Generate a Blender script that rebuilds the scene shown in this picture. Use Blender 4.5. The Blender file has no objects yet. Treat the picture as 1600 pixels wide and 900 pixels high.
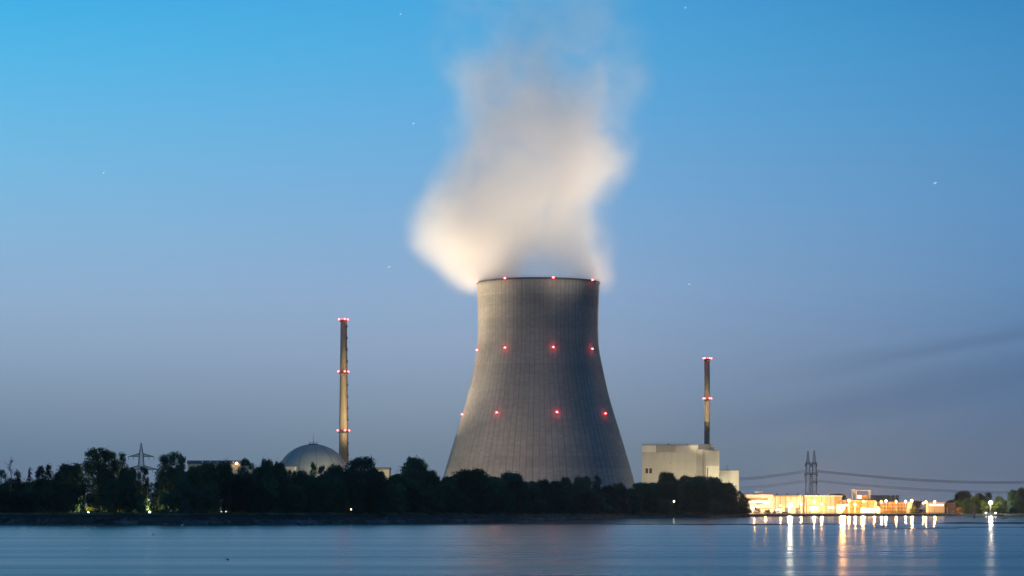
import bpy, bmesh, math, random
from math import radians as rad, sin, cos, pi, sqrt
from mathutils import Vector, Matrix

random.seed(7)
S = bpy.context.scene
COL = S.collection

# ------------------------------------------------------------------ camera
F = 4004.0            # focal length in photo pixels (photo is 1600 wide)
HZ = 796.0            # row of the horizon
EYE = 5.0
cam_d = bpy.data.cameras.new('camera')
cam_d.sensor_width = 36.0
cam_d.lens = 36.0 * F / 1600.0
cam_d.shift_y = (HZ - 450.0) / 1600.0
cam_d.clip_start = 1.0
cam_d.clip_end = 80000.0
cam = bpy.data.objects.new('camera', cam_d)
COL.objects.link(cam)
cam.location = (0, 0, EYE)
cam.rotation_euler = (rad(90), 0, 0)
S.camera = cam


def P(x, y, d):
    """point seen at photo pixel (x, y) at distance d along the view axis"""
    return Vector(((x - 800.0) / F * d, d, EYE + (HZ - y) / F * d))


def X(x, d): return (x - 800.0) / F * d
def Z(y, d): return EYE + (HZ - y) / F * d


def lin(c):
    return tuple(((v / 255.0) / 12.92 if v / 255.0 <= 0.04045 else ((v / 255.0 + 0.055) / 1.055) ** 2.4) for v in c) + (1.0,)


# ------------------------------------------------------------------ world: dusk sky
W = bpy.data.worlds.new('World')
S.world = W
W.use_nodes = True
nt = W.node_tree
N, L = nt.nodes, nt.links
N.clear()


def node(t, **kw):
    n = N.new(t)
    for k, v in kw.items():
        setattr(n, k, v)
    return n


def math_n(op, a, b=None, c=None, clamp=False):
    n = N.new('ShaderNodeMath')
    n.operation = op
    n.use_clamp = clamp
    for i, v in enumerate((a, b, c)):
        if v is None:
            continue
        if isinstance(v, (int, float)):
            n.inputs[i].default_value = v
        else:
            L.new(v, n.inputs[i])
    return n.outputs[0]


def maprange(v, a, b, c=0.0, d=1.0, smooth=True):
    n = N.new('ShaderNodeMapRange')
    n.interpolation_type = 'SMOOTHSTEP' if smooth else 'LINEAR'
    L.new(v, n.inputs[0])
    for i, q in enumerate((a, b, c, d)):
        n.inputs[i + 1].default_value = q
    return n.outputs[0]


def mixc(f, a, b, blend='MIX'):
    n = N.new('ShaderNodeMix')
    n.data_type = 'RGBA'
    n.blend_type = blend
    for s, v in ((n.inputs[0], f), (n.inputs[6], a), (n.inputs[7], b)):
        if isinstance(v, (int, float)):
            s.default_value = v
        elif isinstance(v, tuple):
            s.default_value = v
        else:
            L.new(v, s)
    return n.outputs[2]


tc = node('ShaderNodeTexCoord')
sep = node('ShaderNodeSeparateXYZ')
L.new(tc.outputs['Generated'], sep.inputs[0])
hx, hy, hz = sep.outputs
hl = math_n('SQRT', math_n('ADD', math_n('MULTIPLY', hx, hx), math_n('MULTIPLY', hy, hy)))
hl = math_n('MAXIMUM', hl, 0.001)
elev = math_n('DIVIDE', hz, hl)          # tan of elevation
azi = math_n('DIVIDE', hx, hl)           # sine of azimuth from the view axis
EMAX = 0.5


def sky_ramp(stops):
    r = node('ShaderNodeValToRGB')
    r.color_ramp.interpolation = 'B_SPLINE' if False else 'LINEAR'
    el = r.color_ramp.elements
    pts = sorted(((HZ - y) / F / EMAX, c) for y, c in stops)
    pts += [(0.30 / EMAX, ZEN1), (0.995, ZEN2)]
    while len(el) < len(pts):
        el.new(0.5)
    for e, (p, c) in zip(el, pts):
        e.position = max(0.0, min(1.0, p))
        e.color = lin(c)
    L.new(math_n('DIVIDE', elev, EMAX), r.inputs[0])
    return r.outputs[0]


ZEN1 = (66, 140, 194)
ZEN2 = (58, 112, 160)
skyL = sky_ramp([(796, (92, 108, 134)), (700, (103, 125, 148)), (640, (119, 139, 162)), (560, (134, 157, 182)), (480, (140, 169, 198)),
                 (380, (133, 176, 210)), (250, (112, 180, 219)), (110, (84, 178, 224)), (0, (60, 170, 222))])
skyM = sky_ramp([(796, (104, 116, 136)), (700, (113, 130, 147)), (620, (129, 147, 168)), (540, (140, 159, 187)), (450, (138, 166, 199)),
                 (340, (124, 167, 207)), (200, (102, 166, 213)), (90, (84, 164, 214)), (0, (72, 160, 213))])
skyR = sky_ramp([(796, (96, 106, 126)), (700, (92, 108, 132)), (620, (84, 110, 144)), (540, (88, 120, 157)), (440, (92, 133, 176)),
                 (330, (88, 138, 184)), (200, (74, 138, 188)), (90, (62, 134, 187)), (0, (52, 126, 182))])
f1 = maprange(azi, -0.22, 0.0, 0, 1, False)
f2 = maprange(azi, 0.0, 0.215, 0, 1, False)
sky = mixc(f2, mixc(f1, skyL, skyM), skyR)
# thin dusk cloud streaks low on the right
cmb = node('ShaderNodeCombineXYZ')
tilt = math_n('SUBTRACT', elev, math_n('MULTIPLY', azi, 0.17))
L.new(math_n('MULTIPLY', azi, 14.0), cmb.inputs[0])
L.new(math_n('MULTIPLY', tilt, 130.0), cmb.inputs[1])
nz = node('ShaderNodeTexNoise')
nz.inputs['Scale'].default_value = 1.0
nz.inputs['Detail'].default_value = 4.0
nz.inputs['Roughness'].default_value = 0.5
L.new(cmb.outputs[0], nz.inputs['Vector'])
wob = math_n('MULTIPLY', math_n('SUBTRACT', nz.outputs[0], 0.5), 0.012)
tw = math_n('ADD', tilt, wob)
b1 = maprange(math_n('ABSOLUTE', math_n('SUBTRACT', tw, 0.0345)), 0.0065, 0.0, 0, 1)
b2 = maprange(math_n('ABSOLUTE', math_n('SUBTRACT', tw, 0.0185)), 0.011, 0.0, 0, 1)
m1 = maprange(azi, 0.08, 0.17, 0, 1)
m2 = maprange(azi, 0.05, 0.15, 0, 1)
bands = math_n('ADD', math_n('MULTIPLY', math_n('MULTIPLY', b1, m1), 0.24), math_n('MULTIPLY', math_n('MULTIPLY', b2, m2), 0.22), clamp=True)
sky = mixc(bands, sky, lin((62, 84, 118)))
bg = node('ShaderNodeBackground')
L.new(sky, bg.inputs[0])
bg.inputs[1].default_value = 1.11
wo = node('ShaderNodeOutputWorld')
L.new(bg.outputs[0], wo.inputs[0])
W.cycles.sampling_method = 'MANUAL'
W.cycles.sample_map_resolution = 512

# afterglow beyond the left edge of the view: one very soft, very weak sun
sun_d = bpy.data.lights.new('sun', 'SUN')
sun_d.energy = 0.10
sun_d.angle = rad(30)
sun_d.color = (1.0, 0.80, 0.62)
sun = bpy.data.objects.new('sun', sun_d)
COL.objects.link(sun)
sun.rotation_euler = Vector((-0.93, -0.25, 0.16)).to_track_quat('Z', 'Y').to_euler()

V = S.view_settings
V.view_transform = 'Standard'
V.look = 'None'
V.exposure = 0.0
V.gamma = 1.0
V.use_curve_mapping = False
cy = S.cycles
cy.use_denoising = True
cy.denoiser = 'OPENIMAGEDENOISE'
cy.max_bounces = 10
cy.diffuse_bounces = 2
cy.glossy_bounces = 3
cy.transparent_max_bounces = 16
cy.volume_bounces = 8
cy.volume_step_rate = 1.0
cy.volume_max_steps = 128
cy.sample_clamp_indirect = 4.0
cy.use_light_tree = True
cy.adaptive_threshold = 0.012


# ------------------------------------------------------------------ materials
def new_mat(name):
    global nt, N, L
    m = bpy.data.materials.new(name)
    m.use_nodes = True
    nt = m.node_tree
    N, L = nt.nodes, nt.links
    return m, N['Principled BSDF']


def noise_n(scale, detail=4.0, vec=None, rough=0.55, coord='Object'):
    n = N.new('ShaderNodeTexNoise')
    n.inputs['Scale'].default_value = scale
    n.inputs['Detail'].default_value = detail
    n.inputs['Roughness'].default_value = rough
    if vec is None:
        t = N.new('ShaderNodeTexCoord')
        vec = t.outputs[coord]
    L.new(vec, n.inputs['Vector'])
    return n.outputs[0]


def scaled_vec(s, coord='Object'):
    t = N.new('ShaderNodeTexCoord')
    m = N.new('ShaderNodeMapping')
    m.inputs['Scale'].default_value = s
    L.new(t.outputs[coord], m.inputs[0])
    return m.outputs[0]


def c4(*v): return tuple(v) + (1.0,)


def plain(name, c, rough=0.8, metal=0.0, var=0.25, scale=0.5, bump=0.0):
    m, b = new_mat(name)
    f = noise_n(scale, 5)
    lo = tuple(x * (1 - var) for x in c) + (1,)
    hi = tuple(min(1, x * (1 + var)) for x in c) + (1,)
    L.new(mixc(maprange(f, 0.3, 0.7), lo, hi), b.inputs['Base Color'])
    b.inputs['Roughness'].default_value = rough
    b.inputs['Metallic'].default_value = metal
    if bump:
        bn = N.new('ShaderNodeBump')
        bn.inputs['Strength'].default_value = bump
        bn.inputs['Distance'].default_value = 0.2
        L.new(noise_n(scale * 6, 4), bn.inputs['Height'])
        L.new(bn.outputs[0], b.inputs['Normal'])
    return m


def emis(name, c, s):
    m, b = new_mat(name)
    b.inputs['Base Color'].default_value = c4(*c)
    b.inputs['Emission Color'].default_value = c4(*c)
    b.inputs['Emission Strength'].default_value = s
    return m


def foliage(name, c, var=0.35):
    m, b = new_mat(name)
    oi = N.new('ShaderNodeObjectInfo')
    f = noise_n(0.35, 3)
    f2 = math_n('ADD', math_n('MULTIPLY', f, 0.7), math_n('MULTIPLY', oi.outputs['Random'], 0.3))
    lo = (c[0] * 0.6, c[1] * 0.65, c[2] * 0.75, 1)
    hi = (c[0] * 1.45, c[1] * 1.35, c[2] * 1.1, 1)
    L.new(mixc(maprange(f2, 0.3, 0.7), lo, hi), b.inputs['Base Color'])
    b.inputs['Roughness'].default_value = 0.75
    b.inputs['Specular IOR Level'].default_value = 0.15
    return m


MAT = {}
FL_SHELL_L, FL_SHELL_F = 4.0e6, 0.85e6
FL_ST_BL, FL_ST_BR, FL_ST_FL, FL_ST_FR = 1.3e6, 8.0e6, 0.72e7, 2.2e7
MAT['leaf_dark'] = foliage('leaf_dark', (0.030, 0.060, 0.036))
MAT['leaf_mid'] = foliage('leaf_mid', (0.04, 0.075, 0.026))
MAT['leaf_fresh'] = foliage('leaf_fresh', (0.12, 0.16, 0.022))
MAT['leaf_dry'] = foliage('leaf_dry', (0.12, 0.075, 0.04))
MAT['bark'] = plain('bark', (0.06, 0.05, 0.04), 0.9, 0, 0.3, 2)
MAT['steel'] = plain('steel', (0.12, 0.125, 0.135), 0.8, 0.0, 0.2, 1)
MAT['steel_dark'] = plain('steel_dark', (0.05, 0.055, 0.065), 0.6, 0.3, 0.2, 1)
MAT['cable'] = plain('cable', (0.07, 0.075, 0.085), 0.6, 0.4, 0.1, 1)
MAT['lamp_white'] = emis('lamp_white', (1.0, 0.90, 0.62), 20)
MAT['lamp_orange'] = emis('lamp_orange', (1.0, 0.45, 0.10), 14)
MAT['lamp_small'] = emis('lamp_small', (1.0, 0.88, 0.62), 14)
MAT['lamp_red'] = emis('lamp_red', (1.0, 0.10, 0.10), 14)
MAT['window_lit'] = emis('window_lit', (1.0, 0.86, 0.55), 3.0)
MAT['star'] = emis('star', (0.9, 0.95, 1.0), 0.9)
MAT['glass_dark'] = plain('glass_dark', (0.015, 0.018, 0.022), 0.2, 0, 0.2, 1)
MAT['roof_grey'] = plain('roof_grey', (0.10, 0.105, 0.12), 0.8, 0, 0.2, 0.3)
MAT['blue_fascia'] = plain('blue_fascia', (0.03, 0.06, 0.12), 0.5, 0, 0.2, 0.5)
MAT['brown'] = plain('brown', (0.16, 0.075, 0.035), 0.8, 0, 0.25, 0.4)
MAT['red_wall'] = plain('red_wall', (0.12, 0.05, 0.035), 0.8, 0, 0.2, 0.4)
MAT['bird_dark'] = plain('bird_dark', (0.015, 0.015, 0.018), 0.8)
MAT['bird_white'] = plain('bird_white', (0.75, 0.75, 0.73), 0.8, 0, 0.05)
MAT['duct'] = plain('duct', (0.02, 0.024, 0.035), 0.6, 0, 0.3, 1)


def concrete(name, c, seam_u=0.0, lift=0.0, stain=0.3):
    """weathered concrete; seam_u = number of vertical seams round the UV's u, lift = height of a pour in metres"""
    m, b = new_mat(name)
    t = N.new('ShaderNodeTexCoord')
    f = noise_n(0.045, 6, scaled_vec((1, 1, 0.35)))
    g = noise_n(0.5, 5, scaled_vec((1, 1, 0.03)))
    f = math_n('ADD', math_n('MULTIPLY', f, 0.6), math_n('MULTIPLY', g, 0.4))
    lo = tuple(x * (1 - stain) for x in c) + (1,)
    hi = tuple(x * (1 + stain * 0.6) for x in c) + (1,)
    col = mixc(maprange(f, 0.32, 0.68), lo, hi)
    if seam_u:
        sp = N.new('ShaderNodeSeparateXYZ')
        L.new(t.outputs['UV'], sp.inputs[0])
        u = math_n('MULTIPLY', sp.outputs[0], seam_u)
        v = math_n('DIVIDE', sp.outputs[1], lift)      # uv v is height in metres
        cell = N.new('ShaderNodeCombineXYZ')
        L.new(math_n('FLOOR', u), cell.inputs[0])
        L.new(math_n('FLOOR', v), cell.inputs[1])
        wn = N.new('ShaderNodeTexWhiteNoise')
        wn.noise_dimensions = '2D'
        L.new(cell.outputs[0], wn.inputs['Vector'])
        col = mixc(1.0, col, mixc(wn.outputs['Value'], c4(.90, .90, .90), c4(1.06, 1.06, 1.06)), 'MULTIPLY')
        wn2 = N.new('ShaderNodeTexWhiteNoise')
        wn2.noise_dimensions = '1D'
        L.new(math_n('FLOOR', math_n('DIVIDE', v, 5.0)), wn2.inputs['W'])
        col = mixc(1.0, col, mixc(wn2.outputs['Value'], c4(.90, .90, .91), c4(1.06, 1.06, 1.05)), 'MULTIPLY')
        # seams between the meridional strips and between the pours
        wn3 = N.new('ShaderNodeTexWhiteNoise')
        wn3.noise_dimensions = '1D'
        L.new(math_n('FLOOR', u), wn3.inputs['W'])
        fu = math_n('FRACT', u)
        su = maprange(fu, 0.115, 0.05, 0, 1)
        fv = math_n('FRACT', v)
        sv = maprange(fv, 0.12, 0.03, 0, 1)
        sd = math_n('MAXIMUM', math_n('MULTIPLY', su, maprange(wn3.outputs['Value'], 0, 1, 0.5, 0.85, False)), math_n('MULTIPLY', sv, 0.22))
        col = mixc(sd, col, c4(c[0] * .25, c[1] * .25, c[2] * .26))
    L.new(col, b.inputs['Base Color'])
    b.inputs['Roughness'].default_value = 0.9
    b.inputs['Specular IOR Level'].default_value = 0.2
    return m


MAT['tower'] = concrete('tower', (0.185, 0.18, 0.175), 88, 1.6, 0.17)
MAT['tower_rim'] = concrete('tower_rim', (0.045, 0.05, 0.06))
MAT['dome'] = concrete('dome', (0.26, 0.26, 0.25), 0, 0, 0.10)
MAT['chimney'] = concrete('chimney', (0.27, 0.205, 0.125), 0, 0, 0.3)


def panel(name, c, pw, ph, dark=0.8, seam=0.5, stain=0.10):
    """cladding panels on vertical walls: pw x ph metres"""
    m, b = new_mat(name)
    t = N.new('ShaderNodeTexCoord')
    sp = N.new('ShaderNodeSeparateXYZ')
    L.new(t.outputs['Object'], sp.inputs[0])
    u = math_n('DIVIDE', math_n('ADD', sp.outputs[0], sp.outputs[1]), pw)
    v = math_n('DIVIDE', sp.outputs[2], ph)
    cell = N.new('ShaderNodeCombineXYZ')
    L.new(math_n('FLOOR', u), cell.inputs[0])
    L.new(math_n('FLOOR', v), cell.inputs[1])
    wn = N.new('ShaderNodeTexWhiteNoise')
    wn.noise_dimensions = '2D'
    L.new(cell.outputs[0], wn.inputs['Vector'])
    st = noise_n(0.25, 5, scaled_vec((1, 1, 0.2)))
    col = mixc(maprange(st, 0.35, 0.7), tuple(x * (1 - stain) for x in c) + (1,), c + (1,))
    col = mixc(1.0, col, mixc(wn.outputs['Value'], c4(dark + .1, dark + .1, dark + .1), c4(1, 1, 1)), 'MULTIPLY')
    s = math_n('MAXIMUM', maprange(math_n('FRACT', u), 0.05, 0.0, 0, 1), maprange(math_n('FRACT', v), 0.07, 0.0, 0, 1))
    col = mixc(math_n('MULTIPLY', s, seam), col, tuple(x * .4 for x in c) + (1,))
    L.new(col, b.inputs['Base Color'])
    b.inputs['Roughness'].default_value = 0.7
    return m


MAT['clad'] = panel('clad', (0.34, 0.325, 0.27), 5.0, 6.5, 0.86, 0.25)
MAT['clad_dark'] = panel('clad_dark', (0.24, 0.225, 0.195), 2.5, 30.0, 0.85, 0.3)
MAT['clad_light'] = panel('clad_light', (0.52, 0.50, 0.40), 6.0, 40.0, 0.86, 0.2)
MAT['hall_white'] = panel('hall_white', (0.62, 0.60, 0.52), 4.0, 20.0, 0.85, 0.4)
MAT['hall_cream'] = panel('hall_cream', (0.50, 0.42, 0.27), 3.0, 20.0, 0.85, 0.5)
MAT['hall_ochre'] = panel('hall_ochre', (0.42, 0.26, 0.10), 4.0, 2.5, 0.7, 0.6)
MAT['hall_grey'] = panel('hall_grey', (0.22, 0.20, 0.19), 4.0, 20.0, 0.8, 0.5)
MAT['plant_wall'] = panel('plant_wall', (0.42, 0.38, 0.28), 6.0, 20.0, 0.85, 0.4)

# ground, embankment
m, b = new_mat('ground'); MAT['ground'] = m
L.new(mixc(maprange(noise_n(0.02, 6), .35, .65), c4(.035, .045, .022), c4(.07, .065, .045)), b.inputs['Base Color'])
b.inputs['Roughness'].default_value = 0.95
m, b = new_mat('riprap'); MAT['riprap'] = m
vo = N.new('ShaderNodeTexVoronoi'); vo.inputs['Scale'].default_value = 1.1
L.new(scaled_vec((1, 1, 1)), vo.inputs['Vector'])
cc = mixc(maprange(vo.outputs['Distance'], 0.1, 0.6), c4(.014, .015, .016), c4(.004, .005, .006))
cc = mixc(maprange(noise_n(0.09, 5), .45, .62), cc, c4(.007, .010, .007))
L.new(cc, b.inputs['Base Color']); b.inputs['Roughness'].default_value = 0.9
bn = N.new('ShaderNodeBump'); bn.inputs['Distance'].default_value = 0.5; bn.inputs['Strength'].default_value = 0.9
L.new(vo.outputs['Distance'], bn.inputs['Height']); L.new(bn.outputs[0], b.inputs['Normal'])
MAT['dike_grass'] = plain('dike_grass', (0.085, 0.09, 0.06), 0.95, 0, 0.5, 0.15)
MAT['berm'] = plain('berm', (0.05, 0.052, 0.058), 0.9, 0, 0.5, 0.12)
MAT['mud'] = plain('mud', (0.012, 0.013, 0.015), 0.75, 0, 0.5, 0.1)
MAT['asphalt'] = plain('asphalt', (0.05, 0.05, 0.05), 0.85, 0, 0.2, 0.3)

# water: smooth long-exposure river, wind streaks across it
m, b = new_mat('water'); MAT['water'] = m
b.inputs['Base Color'].default_value = c4(0.004, 0.010, 0.016)
b.inputs['IOR'].default_value = 1.33
n1 = noise_n(1.0, 5, scaled_vec((0.0016, 0.035, 1)), 0.6)
n2 = noise_n(1.0, 4, scaled_vec((0.006, 0.16, 1)), 0.6)
st = math_n('ADD', math_n('MULTIPLY', n1, 0.65), math_n('MULTIPLY', n2, 0.35))
_sp = N.new('ShaderNodeSeparateXYZ')
_t = N.new('ShaderNodeTexCoord')
L.new(_t.outputs['Object'], _sp.inputs[0])
calm = maprange(math_n('ADD', _sp.outputs[1], math_n('MULTIPLY', math_n('SUBTRACT', n1, .5), 120.0)), 800.0, 880.0)   # sheltered water behind the mud bars
open_ = math_n('ADD', maprange(st, 0.34, 0.66, 0.13, 0.23), maprange(_sp.outputs[1], 150.0, 800.0, 0.10, 0.0, False))
L.new(math_n('ADD', math_n('MULTIPLY', open_, math_n('SUBTRACT', 1.0, calm)), math_n('MULTIPLY', calm, maprange(st, .4, .6, .08, .13))), b.inputs['Roughness'])
bn = N.new('ShaderNodeBump'); bn.inputs['Distance'].default_value = 0.06; bn.inputs['Strength'].default_value = 0.2
L.new(noise_n(1.0, 3, scaled_vec((0.006, 0.07, 1))), bn.inputs['Height'])
L.new(bn.outputs[0], b.inputs['Normal'])


# ------------------------------------------------------------------ mesh helpers
class MB:
    def __init__(self):
        self.v, self.f, self.uv = [], [], None

    def box(self, c, s, rz=0.0):
        cx, cy_, cz = c
        hx_, hy_, hz_ = s[0] / 2, s[1] / 2, s[2] / 2
        n = len(self.v)
        co, si = cos(rz), sin(rz)
        for dz in (-hz_, hz_):
            for dx, dy in ((-hx_, -hy_), (hx_, -hy_), (hx_, hy_), (-hx_, hy_)):
                self.v.append((cx + dx * co - dy * si, cy_ + dx * si + dy * co, cz + dz))
        for q in ((0, 3, 2, 1), (4, 5, 6, 7), (0, 1, 5, 4), (1, 2, 6, 5), (2, 3, 7, 6), (3, 0, 4, 7)):
            self.f.append(tuple(n + i for i in q))
        return self

    def span(self, x0, x1, y0, y1, z0, z1):
        return self.box(((x0 + x1) / 2, (y0 + y1) / 2, (z0 + z1) / 2), (x1 - x0, y1 - y0, z1 - z0))

    def tube(self, pts, rads, n=6, cap=True):
        rings = []
        for i, p in enumerate(pts):
            p = Vector(p)
            a = Vector(pts[max(i - 1, 0)]); c = Vector(pts[min(i + 1, len(pts) - 1)])
            d = (c - a).normalized()
            u = d.cross(Vector((0.13, 0.97, 0.21)))
            u = u.normalized() if u.length > 1e-4 else Vector((1, 0, 0))
            w = d.cross(u)
            r = rads[i] if isinstance(rads, (list, tuple)) else rads
            k = len(self.v)
            for j in range(n):
                t = 2 * pi * j / n
                self.v.append(tuple(p + (u * cos(t) + w * sin(t)) * r))
            rings.append(k)
        for a, b_ in zip(rings, rings[1:]):
            for j in range(n):
                self.f.append((a + j, a + (j + 1) % n, b_ + (j + 1) % n, b_ + j))
        if cap:
            self.f.append(tuple(rings[0] + j for j in reversed(range(n))))
            self.f.append(tuple(rings[-1] + j for j in range(n)))
        return self

    def bar(self, a, b_, r): return self.tube([a, b_], r, 4)

    def lathe(self, prof, n=48, c=(0, 0, 0)):
        """prof: list of (r, z)"""
        k0 = len(self.v)
        for r, z in prof:
            for j in range(n):
                t = 2 * pi * j / n
                self.v.append((c[0] + r * cos(t), c[1] + r * sin(t), c[2] + z))
        for i in range(len(prof) - 1):
            for j in range(n):
                a, b_ = k0 + i * n + j, k0 + i * n + (j + 1) % n
                self.f.append((a, b_, b_ + n, a + n))
        return self

    def ball(self, c, r, n=10, sx=1, sy=1, sz=1):
        prof = [(r * sin(pi * i / n), -r * cos(pi * i / n)) for i in range(n + 1)]
        k0 = len(self.v)
        self.lathe([(max(a, 0.001 * r), z) for a, z in prof], n + 2)
        for i in range(k0, len(self.v)):
            x, y, z = self.v[i]
            self.v[i] = (c[0] + x * sx, c[1] + y * sy, c[2] + z * sz)
        return self

    def build(self, name, mat, parent=None, smooth=False, loc=(0, 0, 0)):
        me = bpy.data.meshes.new(name)
        me.from_pydata(self.v, [], self.f)
        me.update()
        if smooth:
            for p in me.polygons:
                p.use_smooth = True
        for mm in (mat if isinstance(mat, (list, tuple)) else [mat]):
            me.materials.append(MAT[mm] if isinstance(mm, str) else mm)
        o = bpy.data.objects.new(name, me)
        COL.objects.link(o)
        o.parent = parent
        o.location = loc
        return o


def tag(o, label=None, cat=None, group=None, kind=None):
    if label: o['label'] = label
    if cat: o['category'] = cat
    if group: o['group'] = group
    if kind: o['kind'] = kind
    return o


def empty(name, loc, label, cat, group=None):
    o = bpy.data.objects.new(name, None)
    COL.objects.link(o)
    o.location = loc
    return tag(o, label, cat, group)


def copy_tree(o, parent=None):
    c = o.copy()
    COL.objects.link(c)
    c.parent = parent
    for ch in [q for q in o.children]:
        copy_tree(ch, c)
    return c


def point_light(name, loc, power, color, radius=0.5, parent=None):
    d = bpy.data.lights.new(name, 'POINT')
    d.energy = power
    d.color = color
    d.shadow_soft_size = radius
    o = bpy.data.objects.new(name, d)
    COL.objects.link(o)
    o.parent = parent
    o.location = loc
    return o


# ------------------------------------------------------------------ water, ground, banks
GZ = 1.5
SH = [(-2600, 834), (-600, 834), (0, 834), (280, 834), (450, 872), (600, 912), (700, 980), (800, 1085), (900, 1290), (1000, 1540), (1090, 1660),
      (1150, 1740), (1200, 1820), (1260, 1875), (1320, 1900), (1480, 1905), (1500, 1925), (1600, 1950), (2400, 1980), (5200, 2000)]


def shore(px):
    for (a, da), (b_, db) in zip(SH, SH[1:]):
        if a <= px <= b_:
            t = (px - a) / (b_ - a)
            t = t * t * (3 - 2 * t) * 0.4 + t * 0.6
            return da + (db - da) * t
    return SH[0][1] if px < 0 else SH[-1][1]


def dike_top(d): return max(1.62, 5 - 7.2 * d / F)


w = MB()
w.v = [(-9000, -1500, 0), (9000, -1500, 0), (9000, 2600, 0), (-9000, 2600, 0)]
w.f = [(0, 1, 2, 3)]
tag(w.build('water', 'water'), kind='structure')
g = MB()
g.v = [(-60000, -3000, -2.5), (60000, -3000, -2.5), (60000, 2700, -2.5), (-60000, 2700, -2.5)]
g.f = [(0, 1, 2, 3)]
tag(g.build('lakebed', 'ground'), kind='structure')

pxs = list(range(-2600, 5200, 12))
rows = []
rnd = random.Random(3)
land = MB(); dike = MB(); grass = MB(); berm = MB()
prof_n = None
for px in pxs:
    d = shore(px)
    zt = dike_top(d)
    j = rnd.uniform(-2.2, 2.2) + 2.5 * sin(px * .045) + 1.5 * sin(px * .13)
    def pt(off, z):
        return (X(px, d + off), d + off, z)
    # riprap slope
    dike.v += [pt(-8 + j, -1.5), pt(j, 0.0), pt(3 + j, zt * .33), pt(8 + j * .2, zt * (.66 + rnd.uniform(-.06, .06))), pt(12, zt - .25 + rnd.uniform(-.1, .1))]
    grass.v += [pt(11.8, zt - .25), pt(13.5, zt), pt(18, zt + .05), pt(30, GZ)]
    land.v += [pt(29, GZ - .004), (X(px, 2600), 2600, GZ - .004)]
for mb, n in ((dike, 5), (grass, 4), (land, 2)):
    for i in range(len(pxs) - 1):
        for k in range(n - 1):
            a = i * n + k
            mb.f.append((a, a + n, a + n + 1, a + 1))
k = len(land.v)
xa, xb = X(pxs[0], 2600), X(pxs[-1], 2600)
land.v += [(xa, 2600, GZ - .004), (xb, 2600, GZ - .004), (60000, 60000, GZ - .004), (-60000, 60000, GZ - .004)]
land.f.append((k, k + 1, k + 2, k + 3))
tag(dike.build('riprap_bank', 'riprap'), kind='structure')
tag(grass.build('grass_embankment', 'dike_grass'), kind='structure')
tag(land.build('ground', 'ground'), kind='structure')
# a pale stone berm along the foot of the bank
for i, px in enumerate(range(180, 1160, 10)):
    d = shore(px); zt = dike_top(d)
    wv = 0.5 + 0.35 * sin(px * .031) + .2 * sin(px * .11)
    berm.v += [(X(px, d - 1), d - 1, .02), (X(px, d + 1.2), d + 1.2, .3 + .15 * wv), (X(px, d + 1.8 + wv * 1.4), d + 1.8 + wv * 1.4, zt * .33 + .12 + .1 * wv), (X(px, d + 4.6), d + 4.6, zt * .33 + .1)]
    if i:
        a = (i - 1) * 4
        for q in range(3): berm.f.append((a + q, a + 4 + q, a + 5 + q, a + 1 + q))
tag(berm.build('stone_berm', 'berm'), kind='structure')


def mudbank(xa, xb, yfun, thick, seed, name='mudflat'):
    """thin wet mud bar: photo columns xa..xb, photo row yfun(x), thickness in rows"""
    r = random.Random(seed)
    mb = MB()
    ph = [r.uniform(0, 6.28) for _ in range(6)]
    n = 0
    x = xa
    while x <= xb:
        e = min(1, (x - xa) / 40.0, (xb - x) / 40.0)
        t = thick * e * (0.65 + .3 * sin(x * .017 + ph[0]) + .22 * sin(x * .06 + ph[1]) + .12 * sin(x * .19 + ph[2])) + .02
        y = yfun(x) + .35 * sin(x * .011 + ph[3]) + .15 * sin(x * .05 + ph[4])
        t = max(.03, t)
        d0 = 5 * F / (y + t - HZ); d1 = 5 * F / (y - t - HZ)
        for q, d in enumerate((d0 - 2, d0, (d0 + d1) / 2, d1, d1 + 2)):
            z = (-0.05, 0.03, 0.09, 0.03, -0.05)[q]
            mb.v.append((X(x, d), d, z))
        if n:
            a = (n - 1) * 5
            for q in range(4): mb.f.append((a + q, a + 5 + q, a + 6 + q, a + 1 + q))
        n += 1
        x += 4
    return tag(mb.build(name, 'mud'), kind='structure')


mudbank(420, 1240, lambda x: 820.2 - (x - 420) * .0012, .8, 1)
mudbank(1180, 1900, lambda x: 818.6 - (x - 1180) * .0012, .7, 2)
mudbank(600, 1010, lambda x: 815.3 - (x - 600) * .004, .35, 3)
mudbank(1470, 1900, lambda x: 817.2, 1.3, 4)
mudbank(1455, 1900, lambda x: 824.0, .9, 5)
mudbank(1362, 1500, lambda x: 826.5, .7, 6)
mudbank(1010, 1130, lambda x: 811.6, .2, 7)
mudbank(-300, 330, lambda x: 821.2, .5, 8)

# ------------------------------------------------------------------ cooling tower
TD = 1800.0
TX = X(841, TD)
PXM = TD / F     # metres per photo pixel at the tower
tower = empty('cooling_tower', (TX, TD, GZ), 'huge grey concrete cooling tower with red warning lights and steam rising from its top', 'cooling tower')
PROF = [(437, 95.8), (455, 95.0), (470, 94.5), (490, 93.9), (505, 93.7), (520, 93.9), (535, 94.4), (547, 95.3), (560, 98.4), (580, 102.2), (600, 106.4),
        (620, 111.3), (640, 117), (670, 126.3), (700, 135.4), (730, 144.3), (755, 151.4), (780, 158.4), (803, 164.5)]


def tower_r(y):
    for (a, ra), (b_, rb) in zip(PROF, PROF[1:]):
        if a <= y <= b_:
            return (ra + (rb - ra) * (y - a) / (b_ - a)) * PXM
    return PROF[0][1] * PXM


def smooth_r(y):
    return (tower_r(y - 12 if y > 449 else 437) + tower_r(y - 6 if y > 443 else 437) + tower_r(y) * 2 + tower_r(min(y + 6, 803)) + tower_r(min(y + 12, 803))) / 6


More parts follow.
